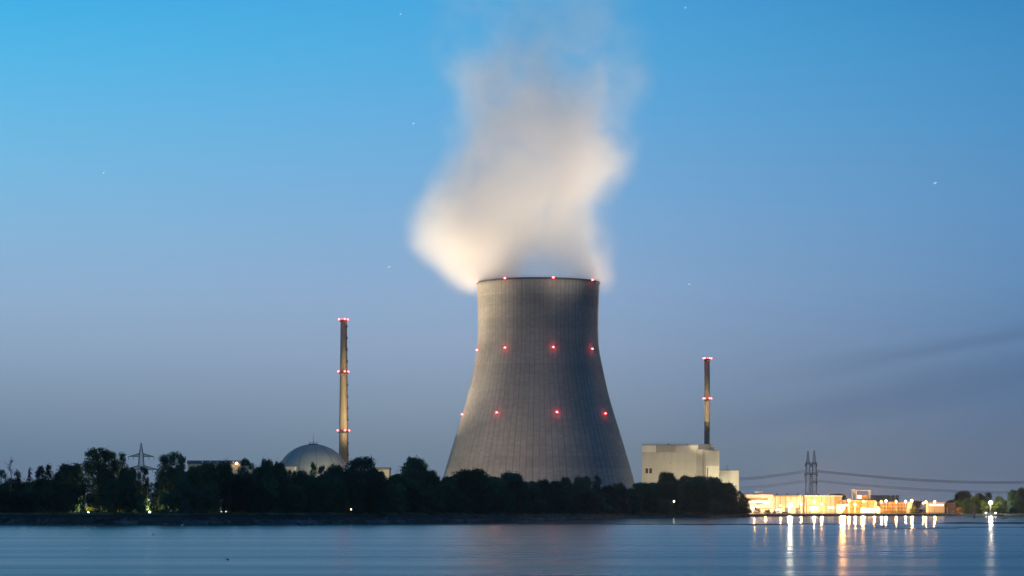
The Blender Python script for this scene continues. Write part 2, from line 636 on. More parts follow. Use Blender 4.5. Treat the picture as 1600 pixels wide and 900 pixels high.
TOPY = 441.5
NS = 144
ys = [437 + (803 - 437) * i / 60 for i in range(61)]
me = bpy.data.meshes.new('shell')
verts, faces, uvs = [], [], []
zs = []
for y in ys:
    z = (Z(TOPY, TD) - GZ) * (803 - y) / (803 - 437)
    r = smooth_r(y)
    zs.append((z, r))
    for j in range(NS):
        t = 2 * pi * j / NS
        verts.append((r * cos(t), r * sin(t), z))
nr = len(ys)
HT = zs[0][0]
for (z, r) in zs[:30]:       # inside face of the shell
    for j in range(NS):
        t = 2 * pi * j / NS
        verts.append(((r - .7) * cos(t), (r - .7) * sin(t), z))
for i in range(nr - 1):
    for j in range(NS):
        a, b_ = i * NS + j, i * NS + (j + 1) % NS
        faces.append((a, a + NS, b_ + NS, b_))
        uvs += [(j / NS, zs[i][0]), (j / NS, zs[i + 1][0]), ((j + 1) / NS, zs[i + 1][0]), ((j + 1) / NS, zs[i][0])]
off = nr * NS
for i in range(29):
    for j in range(NS):
        a, b_ = off + i * NS + j, off + i * NS + (j + 1) % NS
        faces.append((a, b_, b_ + NS, a + NS))
        uvs += [(j / NS, zs[i][0]), ((j + 1) / NS, zs[i][0]), ((j + 1) / NS, zs[i + 1][0]), (j / NS, zs[i + 1][0])]
me.from_pydata(verts, [], faces)
ul = me.uv_layers.new(name='uv')
for i, q in enumerate(uvs): ul.data[i].uv = q
for p in me.polygons: p.use_smooth = True
me.materials.append(MAT['tower'])
shell = bpy.data.objects.new('shell', me); COL.objects.link(shell); shell.parent = tower
r0 = zs[0][1]
rim = MB().lathe([(r0 + .02, HT - 1.5), (r0 + .45, HT - 1.3), (r0 + .45, HT), (r0 + .10, HT + .02), (r0 - 1.1, HT + .02), (r0 - 1.1, HT - 1.2), (r0 - .72, HT - 1.4)], 144)
rim.build('rim', 'tower_rim', tower)
rail = MB()
for j in range(72):
    t = 2 * pi * j / 72
    rail.bar((cos(t) * (r0 + .3), sin(t) * (r0 + .3), HT), (cos(t) * (r0 + .3), sin(t) * (r0 + .3), HT + 1.1), .04)
    t2 = 2 * pi * (j + 1) / 72
    rail.bar((cos(t) * (r0 + .3), sin(t) * (r0 + .3), HT + 1.1), (cos(t2) * (r0 + .3), sin(t2) * (r0 + .3), HT + 1.1), .04)
rail.build('railing', 'steel_dark', tower)


def warning_light(parent, loc, out, size=1.0, power=900):
    """bracket with a red lamp glass and its light; out = outward unit vector"""
    br = MB()
    br.box((0, 0, -size * .55), (size * .8, size * .8, size * .25))
    br.bar((-out[0] * size, -out[1] * size, -size * .6), (0, 0, -size * .6), size * .12)
    b_ = br.build('warning_light', 'steel_dark', parent, loc=loc)
    MB().ball((0, 0, 0), size * .62, 8, 1, 1, .9).build('lamp_glass', 'lamp_red', b_)
    if power:
        point_light('red_lamp', (out[0] * size * 1.1, out[1] * size * 1.1, 0), power, (1, .06, .05), .6, b_)
    return b_


for lev, ypx in enumerate((438.5, 545, 646)):
    z = HT - .3 if lev == 0 else HT * (803 - ypx) / (803 - 437)
    r = r0 if lev == 0 else smooth_r(ypx)
    for ang in ((-77, -32, 13, 58, 103) if lev == 0 else (-77, -32, 13, 58)):
        a = rad(ang)
        o = (sin(a), -cos(a))
        warning_light(tower, ((r + 1.1) * o[0], (r + 1.1) * o[1], z), o, 1.1, 600)

# ------------------------------------------------------------------ steam plume
PR = 104.0      # half height of nothing: local frame has its origin on the rim's centre
prim_z = GZ + HT
pl_curve = [   # photo row, left edge, right edge, density (0..1)
    (470, 704, 970, 1.0), (446, 684, 974, 1.0), (425, 664, 980, 1.0), (400, 638, 978, 1.0), (370, 620, 970, 1.0), (335, 624, 966, 1.0), (300, 644, 976, .95),
    (260, 668, 998, .88), (220, 680, 1012, .76), (180, 682, 1020, .62), (145, 676, 1024, .46), (110, 664, 1030, .30), (75, 650, 1036, .18), (40, 642, 1046, .11), (0, 640, 1064, .065), (-50, 645, 1090, .03), (-110, 655, 1110, 0)]
ZLO, ZHI = (TOPY - 475) * PXM, (TOPY + 125) * PXM          # local z range


def to_local(x): return (x - 841) * PXM


def curve_node(vals, vmin, vmax, tsock):
    """float curve over local height"""
    n = N.new('ShaderNodeFloatCurve')
    c = n.mapping.curves[0]
    pts = []
    for (y, v) in vals:
        pts.append((((TOPY - y) * PXM - ZLO) / (ZHI - ZLO), (v - vmin) / (vmax - vmin)))
    pts.sort()
    while len(c.points) < len(pts): c.points.new(.5, .5)
    for p, (a, b_) in zip(c.points, pts):
        p.location = (a, b_)
        p.handle_type = 'AUTO'
    n.mapping.update()
    L.new(tsock, n.inputs['Value'])
    return math_n('MULTIPLY_ADD', n.outputs[0], vmax - vmin, vmin)


m, b = new_mat('steam'); MAT['steam'] = m
N.remove(b)
t = N.new('ShaderNodeTexCoord')
warp_n = N.new('ShaderNodeTexNoise'); warp_n.inputs['Scale'].default_value = .022; warp_n.inputs['Detail'].default_value = 2.0
L.new(t.outputs['Object'], warp_n.inputs['Vector'])
vm = N.new('ShaderNodeVectorMath'); vm.operation = 'SUBTRACT'
L.new(warp_n.outputs['Color'], vm.inputs[0]); vm.inputs[1].default_value = (.5, .5, .5)
sp0 = N.new('ShaderNodeSeparateXYZ'); L.new(t.outputs['Object'], sp0.inputs[0])
ampl = maprange(sp0.outputs[2], -10, 140, 14, 60, False)
vs = N.new('ShaderNodeVectorMath'); vs.operation = 'SCALE'
L.new(vm.outputs[0], vs.inputs[0]); L.new(ampl, vs.inputs['Scale'])
va = N.new('ShaderNodeVectorMath'); va.operation = 'ADD'
L.new(t.outputs['Object'], va.inputs[0]); L.new(vs.outputs[0], va.inputs[1])
sp = N.new('ShaderNodeSeparateXYZ'); L.new(va.outputs[0], sp.inputs[0])
px_, py_, pz_ = sp.outputs
tz = math_n('DIVIDE', math_n('SUBTRACT', sp0.outputs[2], ZLO), ZHI - ZLO)
xl = curve_node([(y, to_local(a)) for y, a, b_, c in pl_curve], -120, 0, tz)
xr = curve_node([(y, to_local(b_)) for y, a, b_, c in pl_curve], 0, 120, tz)
dn = curve_node([(y, c) for y, a, b_, c in pl_curve], 0, 1, tz)
hw = math_n('MULTIPLY', math_n('SUBTRACT', xr, xl), .5)
u = math_n('DIVIDE', math_n('SUBTRACT', px_, math_n('MULTIPLY', math_n('ADD', xl, xr), .5)), hw)
v = math_n('DIVIDE', py_, math_n('ADD', math_n('MULTIPLY', hw, .45), 24))
rr = math_n('SQRT', math_n('ADD', math_n('MULTIPLY', u, u), math_n('MULTIPLY', v, v)))
body = maprange(rr, 1.0, .32, 0, 1)
# billows
bn_ = N.new('ShaderNodeTexNoise'); bn_.inputs['Scale'].default_value = .030; bn_.inputs['Detail'].default_value = 3.5; bn_.inputs['Roughness'].default_value = .5
L.new(va.outputs[0], bn_.inputs['Vector'])
bil = maprange(math_n('ADD', bn_.outputs[0], math_n('MULTIPLY', dn, .14)), .40, .68, .05, 1.6)
# below the rim steam hangs only outside the shell
rad2 = math_n('SQRT', math_n('ADD', math_n('MULTIPLY', sp0.outputs[0], sp0.outputs[0]), math_n('MULTIPLY', sp0.outputs[1], sp0.outputs[1])))
outside = maprange(rad2, r0 - 1, r0 + 6, 0, 1)
below = maprange(sp0.outputs[2], 1.5, -.5, 0, 1)
behind = maprange(sp0.outputs[1], -34, -8, 0, 1)
gate = math_n('SUBTRACT', 1.0, math_n('MULTIPLY', below, math_n('SUBTRACT', 1.0, math_n('MULTIPLY', outside, behind))))
# the sagging lobes left and right of the rim fade out underneath
sagl = maprange(sp0.outputs[2], -12, 4, 0, 1)
dens = math_n('MULTIPLY', math_n('MULTIPLY', body, bil), math_n('MULTIPLY', dn, gate))
# thin, freshly risen steam over the middle of the mouth
rc = math_n('DIVIDE', math_n('ADD', px_, -4.0), 40.0)
rz_ = math_n('DIVIDE', math_n('MAXIMUM', pz_, 0.0), 52.0)
hollow = maprange(math_n('SQRT', math_n('ADD', math_n('MULTIPLY', rc, rc), math_n('MULTIPLY', rz_, rz_))), .25, 1.05, .14, 1)
dens = math_n('MULTIPLY', dens, hollow)
dens = math_n('MULTIPLY', math_n('MULTIPLY', dens, sagl), .042)
pv = N.new('ShaderNodeVolumePrincipled')
pv.inputs['Color'].default_value = c4(.970, .970, .982)
pv.inputs['Anisotropy'].default_value = 0.1
L.new(dens, pv.inputs['Density'])
L.new(pv.outputs[0], N['Material Output'].inputs['Volume'])
m.cycles.volume_sampling = 'MULTIPLE_IMPORTANCE' if hasattr(m.cycles, 'volume_sampling') else 'MULTIPLE_IMPORTANCE'

# domain: closed lumpy column a little larger than the steam
dm = MB()
nn = 40
rows_y = [478, 462, 446, 425, 400, 370, 335, 300, 260, 220, 180, 145, 110, 75, 40, 0, -45, -110]


def interp(y, k):
    c = sorted(pl_curve)
    for a, b_ in zip(c, c[1:]):
        if a[0] <= y <= b_[0]:
            q = (y - a[0]) / (b_[0] - a[0])
            return a[k] + (b_[k] - a[k]) * q
    return c[-1][k] if y > c[-1][0] else c[0][k]


for i, y in enumerate(rows_y):
    a, b_ = to_local(interp(y, 1)), to_local(interp(y, 2))
    z = (TOPY - y) * PXM
    grow = (3 + max(0, z) * .17)
    h = (b_ - a) / 2 + grow
    cxx = (a + b_) / 2
    hyy = (b_ - a) / 2 * .45 + 24 + grow
    for j in range(nn):
        th = 2 * pi * j / nn
        dm.v.append((cxx + h * cos(th), hyy * sin(th), z))
for i in range(len(rows_y) - 1):
    for j in range(nn):
        a, b_ = i * nn + j, i * nn + (j + 1) % nn
        dm.f.append((a, b_, b_ + nn, a + nn))
dm.f.append(tuple(reversed(range(nn))))
dm.f.append(tuple((len(rows_y) - 1) * nn + j for j in range(nn)))
steam = dm.build('steam_plume', 'steam', None, True, (TX, TD, prim_z))
tag(steam, 'tall soft cloud of cream and mauve steam drifting up from the cooling tower', 'steam')

# ------------------------------------------------------------------ left chimney
def rings(parent, zz, r, size, nl=4, rot=.4):
    mb = MB().lathe([(r - .05, -1.1), (r + 1.0, -.3), (r + 1.0, 0), (r - .05, .05)], 24)
    for j in range(12):
        a = 2 * pi * j / 12; a2 = 2 * pi * (j + 1) / 12
        p = (cos(a) * (r + .95), sin(a) * (r + .95))
        p2 = (cos(a2) * (r + .95), sin(a2) * (r + .95))
        mb.bar((*p, 0), (*p, 1.1), .05); mb.bar((*p, 1.1), (*p2, 1.1), .05); mb.bar((*p, .6), (*p2, .6), .04)
    pl = mb.build('platform', 'steel_dark', parent, loc=(0, 0, zz))
    for j in range(nl):
        a = rot + 2 * pi * j / nl
        o = (cos(a), sin(a))
        lb = MB().box((0, 0, -size * .5), (size * .6, size * .6, size * .3)).build('warning_light', 'steel_dark', pl, loc=((r + 1.2) * o[0], (r + 1.2) * o[1], .9))
        MB().ball((0, 0, 0), size * .62, 8).build('lamp_glass', 'lamp_red', lb)
    for sx in (-1, 1):
        point_light('red_lamp', (sx * (r + 2.2), -2.5, 1.0), 260, (1, .06, .05), .5, pl)


CD = 1900.0
q = CD / F
chim = empty('chimney', (X(536.5, CD), CD, GZ), 'tall tan concrete chimney with three rings of red lights right of the dome', 'chimney')
ch_h = Z(499, CD) - GZ
prof = [(8.2 * q, 0), (7.3 * q, ch_h * .26), (6.6 * q, ch_h * .41), (5.3 * q, ch_h * .72), (4.4 * q, ch_h), (3.6 * q, ch_h), (3.6 * q, ch_h - 4)]
MB().lathe(prof, 40).build('shaft', 'chimney', chim, True)
for yy in (499, 582, 674):
    zz = Z(yy, CD) - GZ
    t_ = zz / ch_h
    rr_ = (7.3 + (4.4 - 7.3) * (t_ - .26) / .74) * q
    rings(chim, zz - .2 if yy > 500 else ch_h - .9, rr_, 1.0, 4, .35)
lad = MB()
for k_ in range(1, 13):
    zz = ch_h * (.24 + .75 * k_ / 12.5)
    rr_ = (7.3 + (4.4 - 7.3) * (zz / ch_h - .26) / .74) * q
    a = rad(-22)
    lad.box(((rr_ + .4) * cos(a), (rr_ + .4) * sin(a), zz), (1.5, 1.5, .35), a)
    lad.box(((rr_ + 1.0) * cos(a), (rr_ + 1.0) * sin(a), zz + .7), (.12, 1.5, 1.2), a)
for s_ in (-.35, .35):
    lad.tube([((rr2 + .45) * cos(rad(-22)) - s_ * sin(rad(-22)), (rr2 + .45) * sin(rad(-22)) + s_ * cos(rad(-22)), z2) for rr2, z2 in ((7.3 * q, ch_h * .26), (4.4 * q, ch_h))], .16, 4)
lad.build('ladder', 'steel_dark', chim)

# ------------------------------------------------------------------ reactor dome
DD = 1850.0
q = DD / F
RD = 57 * q
dome = empty('reactor_dome', (X(489.5, DD), DD, GZ), 'pale concrete reactor dome with antenna mast on top behind the trees', 'reactor building')
ztop = Z(694.5, DD) - GZ
zc = ztop - RD * .94
prof = [(RD, 0), (RD, zc)]
for i in range(1, 25):
    a = pi / 2 * i / 24
    prof.append((max(RD * cos(a), .01), zc + RD * .94 * sin(a)))
MB().lathe(prof, 64).build('dome_shell', 'dome', dome, True)
sm = MB()
for k_, a in enumerate([rad(v_) for v_ in range(-170, 190, 30)]):
    pts = [((RD + .06) * cos(pi / 2 * i / 16) * cos(a), (RD + .06) * cos(pi / 2 * i / 16) * sin(a), zc + (RD * .94 + .06) * sin(pi / 2 * i / 16)) for i in range(0, 16)]
    sm.tube(pts, .16, 4)
sm.build('seam_ribs', 'roof_grey', dome)
cap = MB().lathe([(3.4, -.6), (3.4, .5), (.01, .6)], 20)
for j in range(12):
    a = 2 * pi * j / 12; a2 = 2 * pi * (j + 1) / 12
    cap.bar((3.3 * cos(a), 3.3 * sin(a), .5), (3.3 * cos(a), 3.3 * sin(a), 1.7), .06)
    cap.bar((3.3 * cos(a), 3.3 * sin(a), 1.7), (3.3 * cos(a2), 3.3 * sin(a2), 1.7), .06)
cap.build('top_platform', 'steel_dark', dome, loc=(0, 0, ztop))
MB().tube([(0, 0, 0), (0, 0, 4), (0, 0, 8)], [.2, .13, .06], 6).build('antenna_mast', 'steel_dark', dome, loc=(0, 0, ztop + .4))


# ------------------------------------------------------------------ buildings helper
def building(name, label, cat, x0, x1, ytop, d, depth, wall, roof='roof_grey', parapet=.5, ybase=None, group=None):
    xa, xb = X(x0, d), X(x1, d)
    h = Z(ytop, d) - GZ
    e = empty(name, ((xa + xb) / 2, d, GZ), label, cat, group)
    wd = xb - xa
    MB().span(-wd / 2, wd / 2, 0, depth, 0, h - parapet).build('wall', wall, e)
    MB().span(-wd / 2 - .25, wd / 2 + .25, -.25, depth + .25, h - parapet + .003, h).build('roof', roof, e)
    return e, wd, h


def part(parent, name, mat, x0, x1, y0, y1, z0, z1):
    return MB().span(x0, x1, y0, y1, z0, z1).build(name, mat, parent)


def L2(e, d, x):     # photo column -> local x of building e
    return X(x, d) - e.location.x


def H2(d, y): return Z(y, d) - GZ


# left plant: turbine hall, annexes around the dome
d = 1800.0
e, wd, h = building('turbine_hall', 'long cream hall with dark blue fascia behind the trees left of the dome', 'building', 293, 376, 724, d, 45, 'plant_wall')
part(e, 'fascia', 'blue_fascia', -wd / 2 - .3, wd / 2 + .3, -.6, 45.6, h + .003, Z(719.5, d) - GZ)
for k_ in range(5):
    part(e, 'fascia_light_panel', 'hall_white', L2(e, d, 316 + k_ * 12), L2(e, d, 317.2 + k_ * 12), -.75, -.603, h + .1, H2(d, 720.5))
wl = part(e, 'wall_lamp', 'steel_dark', L2(e, d, 369), L2(e, d, 371), -1.6, -.8, h - 1.2, h - .6)
MB().ball((L2(e, d, 370), -1.4, h - .1), .9, 8).build('lamp_glass', 'lamp_orange', wl)
point_light('wall_lamp_light', (L2(e, d, 370), -3, h - .5), 500, (1, .72, .4), .6, e)
e, wd, h = building('switchgear_building', 'cream wall glowing yellow between the trees left of the dome', 'building', 376, 404, 731, 1790.0, 30, 'plant_wall')
e, wd, h = building('auxiliary_building', 'small cream building with flat roof at the left foot of the dome', 'building', 425, 459, 728, 1785.0, 22, 'plant_wall')
e, wd, h = building('service_building', 'small yellow-lit building with grey flat roof right of the tan chimney', 'building', 585, 608, 732.5, 1780.0, 25, 'plant_wall')
part(e, 'roof_edge', 'roof_grey', -wd / 2 - .5, wd / 2 + .3, -.5, 25.5, h + .003, h + 1.1)

# right reactor block
d = 1850.0
blk = empty('reactor_block', (X(1060, d), d, GZ), 'large windowless beige reactor building with a chimney on its roof', 'reactor building')
bx = lambda x: X(x, d) - blk.location.x
bz = lambda y: Z(y, d) - GZ
part(blk, 'wall', 'clad', bx(1003), bx(1102.5), 0, 45, 0, bz(706.6))
part(blk, 'attic_storey', 'clad_dark', bx(1003.5), bx(1115.7), .3, 44, bz(706.6) + .003, bz(695.6))
part(blk, 'attic_panel', 'clad_light', bx(1003.5), bx(1025), .05, .297, bz(706.4), bz(695.8))
part(blk, 'attic_panel', 'clad', bx(1056), bx(1090), .08, .297, bz(706.4), bz(695.8))
part(blk, 'roof', 'roof_grey', bx(1002.7), bx(1116), 0, 44.3, bz(695.6) + .003, bz(694.6))
part(blk, 'side_bay', 'clad_dark', bx(1088), bx(1102.9), -1.2, -.003, 0, bz(702.5))
part(blk, 'east_wing', 'clad', bx(1103), bx(1124), -.8, 36, bz(728), bz(704))
part(blk, 'east_wing_base', 'clad_light', bx(1103), bx(1123.6), -.6, 35, 0, bz(728) - .003)
part(blk, 'east_wing_roof', 'roof_grey', bx(1102.9), bx(1124.3), -1, 36.3, bz(704) + .003, bz(703.3))
dv = part(blk, 'intake_box', 'duct', bx(1091), bx(1110), -2.6, 3, bz(702.5) + .01, bz(694.2))
for k_ in range(8):
    part(dv, 'louvre', 'steel_dark', bx(1091.5) + k_ * .98, bx(1091.5) + k_ * .98 + .6, -2.75, -2.603, bz(702), bz(695))
for k_, xx in enumerate((1008.6, 1014.6)):
    f_ = part(blk, 'window', 'steel_dark', bx(xx), bx(xx + 4.2), -.22, -.003, bz(739.5), bz(731.8))
    for r_ in range(2):
        for c_ in range(2):
            part(f_, 'pane', 'glass_dark', bx(xx + .3 + c_ * 1.9), bx(xx + 2.0 + c_ * 1.9), -.30, -.223, bz(739.0 - r_ * 3.8), bz(735.9 - r_ * 3.8))
dp = MB().tube([(bx(1105.5), -1.2, 0), (bx(1105.5), -1.2, bz(733)), (bx(1106), -1.2, bz(731))], .28, 6)
dp.build('drainpipe', 'steel_dark', blk)
MB().tube([(bx(1031), 6, bz(694.6)), (bx(1031), 6, bz(688))], [.12, .05], 5).build('antenna', 'steel', blk)
part(blk, 'roof_unit', 'roof_grey', bx(1042), bx(1047), 12, 18, bz(694.6) + .01, bz(692.8))
part(blk, 'roof_unit', 'roof_grey', bx(1072), bx(1076), 14, 18, bz(694.6) + .01, bz(693))
rl = MB()
for k_ in range(40):
    xx = bx(1003.5) + (bx(1088) - bx(1003.5)) * k_ / 39
    rl.bar((xx, .4, bz(694.6)), (xx, .4, bz(694.6) + 1.1), .05)
rl.bar((bx(1003.5), .4, bz(694.6) + 1.1), (bx(1088), .4, bz(694.6) + 1.1), .05)
rl.build('roof_railing', 'steel_dark', blk)
ld = MB()
for s_ in (0, .6): ld.bar((bx(1098) + s_, -1.5, 2), (bx(1098) + s_, -1.5, bz(703)), .07)
for k_ in range(60): ld.bar((bx(1098), -1.5, 2 + k_ * .6), (bx(1098) + .6, -1.5, 2 + k_ * .6), .04)
ld.build('ladder', 'steel_dark', blk)
for xx, yy in ((1030, 741), (1046, 722), (1067, 741)):
    part(blk, 'wall_vent', 'clad_dark', bx(xx), bx(xx + 2.6), -.3, -.003, bz(yy + 2.4), bz(yy))
part(blk, 'vertical_duct', 'clad_dark', bx(1025.3), bx(1027.3), -.6, -.003, bz(708), bz(696))

d = 1860.0
e, wd, h = building('annex_building', 'bright cream low block adjoining the right side of the reactor building', 'building', 1124.5, 1154.5, 734, d, 30, 'clad_light', 'roof_grey', .6)
MB().tube([(L2(e, d, 1136.8), 4, h), (L2(e, d, 1136.8), 4, h + 2.6)], .14, 5).build('roof_vent', 'clad_light', e)
ba = MB().ball((L2(e, d, 1136.8), 4, h + 2.3), .55, 6); ba.build('vent_cap', 'hall_white', e)

d = 1865.0
q = d / F
ch2 = empty('roof_chimney', (X(1105.3, d), d, Z(694.6, 1850) + .01), 'slender tan chimney with two rings of red lights on the reactor building roof', 'chimney')
h2 = Z(560, d) - ch2.location.z
MB().lathe([(4.0 * q, 0), (4.0 * q, h2 * .45), (3.75 * q, h2), (3.2 * q, h2), (3.2 * q, h2 - 2)], 32).build('shaft', 'chimney', ch2, True)
MB().tube([(-4.4 * q, -.4, 0), (-4.4 * q, -.4, h2 - 1)], .32, 6).build('side_pipe', 'steel', ch2)
rings(ch2, h2 - .8, 3.75 * q, .9, 5, .2)
rings(ch2, Z(624.5, d) - ch2.location.z, 3.85 * q, .9, 5, .2)


# ------------------------------------------------------------------ pylons and cables
def lattice(mb, z0, z1, w0, w1, n, r, cx=0.0):
    """four-legged lattice between heights z0 and z1, half widths w0 to w1"""
    def c_(i, k):
        t = i / n
        ww = w0 + (w1 - w0) * t
        sx, sy = ((-1, -1), (1, -1), (1, 1), (-1, 1))[k % 4]
        return (cx + sx * ww, sy * ww, z0 + (z1 - z0) * t)
    for k in range(4):
        mb.bar(c_(0, k), c_(n, k), r)
        for i in range(n):
            mb.bar(c_(i, k), c_(i + 1, k + 1), r * .38)
            mb.bar(c_(i, k + 1), c_(i + 1, k), r * .38)
            mb.bar(c_(i + 1, k), c_(i + 1, k + 1), r * .38)


def crossarm(mb, z, half, depth, hw_, r, n=6):
    for s in (-1, 1):
        for sy in (-1, 1):
            mb.bar((s * hw_, sy * hw_, z), (s * half, 0, z), r)
            mb.bar((s * hw_, sy * hw_, z + depth), (s * half, 0, z + .1), r)
            for i in range(n):
                t, t2 = i / n, (i + .5) / n
                a = (s * (hw_ + (half - hw_) * t), sy * hw_ * (1 - t), z)
                t3 = min(1, t2)
                b_ = (s * (hw_ + (half - hw_) * t3), sy * hw_ * (1 - t3), z + depth * (1 - t3))
                t4 = (i + 1) / n
                c_ = (s * (hw_ + (half - hw_) * t4), sy * hw_ * (1 - t4), z)
                mb.bar(a, b_, r * .6); mb.bar(b_, c_, r * .6)


d = 1950.0
q = d / F
py = empty('electricity_pylon', (X(220.7, d), d, GZ), 'lattice electricity pylon with two wide crossarms rising behind the left trees', 'pylon')
mb = MB()
zt_, za1, za2 = H2(d, 692), H2(d, 712.5), H2(d, 733)
lattice(mb, 0, za2, 5.2, 2.3, 8, .2)
lattice(mb, za2, za1 + 1.5, 2.3, 1.4, 5, .2)
lattice(mb, za1 + 1.5, zt_, 1.4, .2, 4, .2)
mb.build('tower_body', 'steel', py)
mb = MB(); crossarm(mb, za1 - .5, 20 * q, 2.4, 1.6, .2); mb.build('crossarm', 'steel', py)
mb = MB(); crossarm(mb, za2 - .5, 28 * q, 3.2, 2.3, .2, 8); mb.build('crossarm', 'steel', py)
for hx2, zz in ((20, za1), (12, za1), (28, za2), (18, za2)):
    for s in (-1, 1):
        MB().tube([(s * hx2 * q, 0, zz - .5), (s * hx2 * q, 0, zz - 2.8)], .16, 5).build('insulator', 'steel_dark', py)

d = 2350.0
q = d / F


def portal_pylon(xc, ytop, label, extra):
    p = empty('portal_pylon', (X(xc, d), d, GZ), label, 'pylon', 'twin pylons behind the lit halls')
    mb = MB()
    zt_, z1, z2, z3 = H2(d, ytop), H2(d, 725), H2(d, 741), H2(d, 754)
    wv = 1.75
    lattice(mb, 0, z2, wv * 1.25, wv * 1.1, 9, .19)
    lattice(mb, z2, z1, wv * 1.1, wv * .95, 3, .19)
    lattice(mb, z1, zt_, wv * .8, .22, 4, .22)
    mb.build('tower_body', 'steel', p)
    for zz, hf in ((z1, 4.4), (z2, 5.4), (z3, 4.6)):
        if zz == z3 and not extra: continue
        a = MB()
        a.span(-hf * q, hf * q, -1.9, -1.6, zz - .35, zz + .35); a.span(-hf * q, hf * q, 1.6, 1.9, zz - .35, zz + .35)
        for i in range(9):
            xx = -hf * q + 2 * hf * q * i / 8
            a.bar((xx, -1.75, zz + .3), (xx, 1.75, zz + .3), .14)
            a.bar((xx, -1.75, zz), (xx, -1.75, zz + 1.5), .12)
        a.bar((-hf * q, -1.75, zz + 1.5), (hf * q, -1.75, zz + 1.5), .12)
        a.build('crossarm', 'steel', p)
        for s in (-1, 1):
            MB().tube([(s * hf * q * .9, 0, zz - .3), (s * hf * q * .9, 0, zz - 2.6)], .25, 6).build('insulator', 'steel_dark', p)
    return p


portal_pylon(1262.5, 705, 'left one of the twin lattice pylons behind the lit halls', False)
portal_pylon(1272.3, 704, 'right one of the twin lattice pylons with an extra lower crossarm', True)


def cable(pts, label, r=.16, n_=3, sp=.9):
    """bundle of conductors strung through photo points (x, y, d) with sag"""
    mb = MB()
    from_ = [P(*p) for p in pts]
    for k_ in range(n_):
        o = Vector((0, (k_ - 1) * 3.0, (k_ - (n_ - 1) / 2) * sp))
        path = []
        for i in range(len(from_) - 1):
            p0 = from_[max(i - 1, 0)]; p1 = from_[i]; p2 = from_[i + 1]; p3 = from_[min(i + 2, len(from_) - 1)]
            for s_ in range(8):
                t = s_ / 8
                path.append(.5 * ((2 * p1) + (-p0 + p2) * t + (2 * p0 - 5 * p1 + 4 * p2 - p3) * t * t + (-p0 + 3 * p1 - 3 * p2 + p3) * t ** 3) + o)
        path.append(from_[-1] + o)
        mb.tube([tuple(v_) for v_ in path], r, 4)
    return tag(mb.build('power_cable', 'cable'), label, 'power line', 'overhead power lines')


cable([(1276, 736.2, 2350), (1330, 741.5, 2340), (1400, 747.5, 2330), (1480, 752.3, 2310), (1560, 753.8, 2290), (1640, 752, 2270), (1800, 742, 2240)], 'upper overhead line sagging right from the twin pylons')
cable([(1276, 751.2, 2350), (1330, 756.5, 2340), (1400, 762.2, 2330), (1480, 767, 2310), (1560, 769.6, 2290), (1640, 769, 2270), (1800, 762, 2240)], 'lower overhead line sagging right from the twin pylons', .11)
cable([(1060, 752.5, 1900), (1130, 749.5, 2020), (1190, 746, 2150), (1259, 736.6, 2350)], 'upper overhead line running left from the twin pylons to the cream block')
cable([(1060, 767, 1900), (1130, 764.5, 2020), (1190, 760.5, 2150), (1259, 751.6, 2350)], 'lower overhead line running left from the twin pylons to the cream block', .11)

# ------------------------------------------------------------------ lit riverside works on the right
d = 2010.0


def lh(y): return H2(d, y)


e, wd, h = building('long_hall', 'long white hall with a rooftop box beside the right end of the tree belt', 'building', 1148, 1208, 772, d, 40, 'hall_white', 'roof_grey', .4)
part(e, 'rooftop_unit', 'hall_white', L2(e, d, 1180), L2(e, d, 1193.5), 6, 12, h + .003, lh(768))
part(e, 'awning', 'hall_ochre', L2(e, d, 1166), L2(e, d, 1199.5), -1.6, -.003, lh(781.5), lh(778.4))
part(e, 'window_band', 'window_lit', L2(e, d, 1170), L2(e, d, 1205), -.12, -.003, lh(786), lh(783.0))
part(e, 'lower_awning', 'brown', L2(e, d, 1170), L2(e, d, 1176), -2.2, -.003, lh(787.9), lh(786.3))
part(e, 'lower_awning', 'brown', L2(e, d, 1180.5), L2(e, d, 1192), -2.2, -.003, lh(787.9), lh(785.8))
part(e, 'dock_band', 'hall_ochre', L2(e, d, 1189), L2(e, d, 1207.9), -1.2, -.003, lh(795.5), lh(794.2))
part(e, 'door', 'window_lit', L2(e, d, 1172), L2(e, d, 1186), -.15, -.003, lh(801), lh(790.5))
e, wd, h = building('white_hall', 'white hall wall lit brightest by the white floodlight lamp', 'building', 1208.3, 1257, 773.4, d + 3, 40, 'hall_white', 'roof_grey', .5)
part(e, 'door', 'window_lit', L2(e, d, 1213), L2(e, d, 1222), -.15, -.003, .2, lh(795.5))
part(e, 'corner_post', 'hall_grey', L2(e, d, 1256), L2(e, d, 1256.8), -.3, -.003, .1, h - .6)
for k_ in range(6):
    xx = 1211 + k_ * 8.2
    part(e, 'pilaster', 'hall_grey', L2(e, d + 3, xx), L2(e, d + 3, xx + .7), -.35, -.003, .1, h - .7)
for xx in (1226.5, 1243):
    part(e, 'roller_door', 'roof_grey', L2(e, d + 3, xx), L2(e, d + 3, xx + 4.6), -.2, -.003, .1, lh(793.5))
for xx in (1214, 1230, 1247):
    part(e, 'roof_vent', 'roof_grey', L2(e, d + 3, xx), L2(e, d + 3, xx + 2), 5, 8, h + .003, h + 1.3)
part(e, 'gutter', 'hall_ochre', -wd / 2, wd / 2, -.6, -.26, h - 1.3, h - .8)
e, wd, h = building('cream_hall', 'cream hall with pale roof edge right behind the orange floodlight', 'building', 1257.3, 1316, 774.2, d + 1, 35, 'hall_cream', 'hall_white', .7)
part(e, 'canopy', 'hall_ochre', L2(e, d, 1264), L2(e, d, 1277), -2.4, -.003, lh(790.8), lh(789.2))
part(e, 'door', 'window_lit', L2(e, d, 1266), L2(e, d, 1278), -.15, -.003, lh(797), lh(791.5))
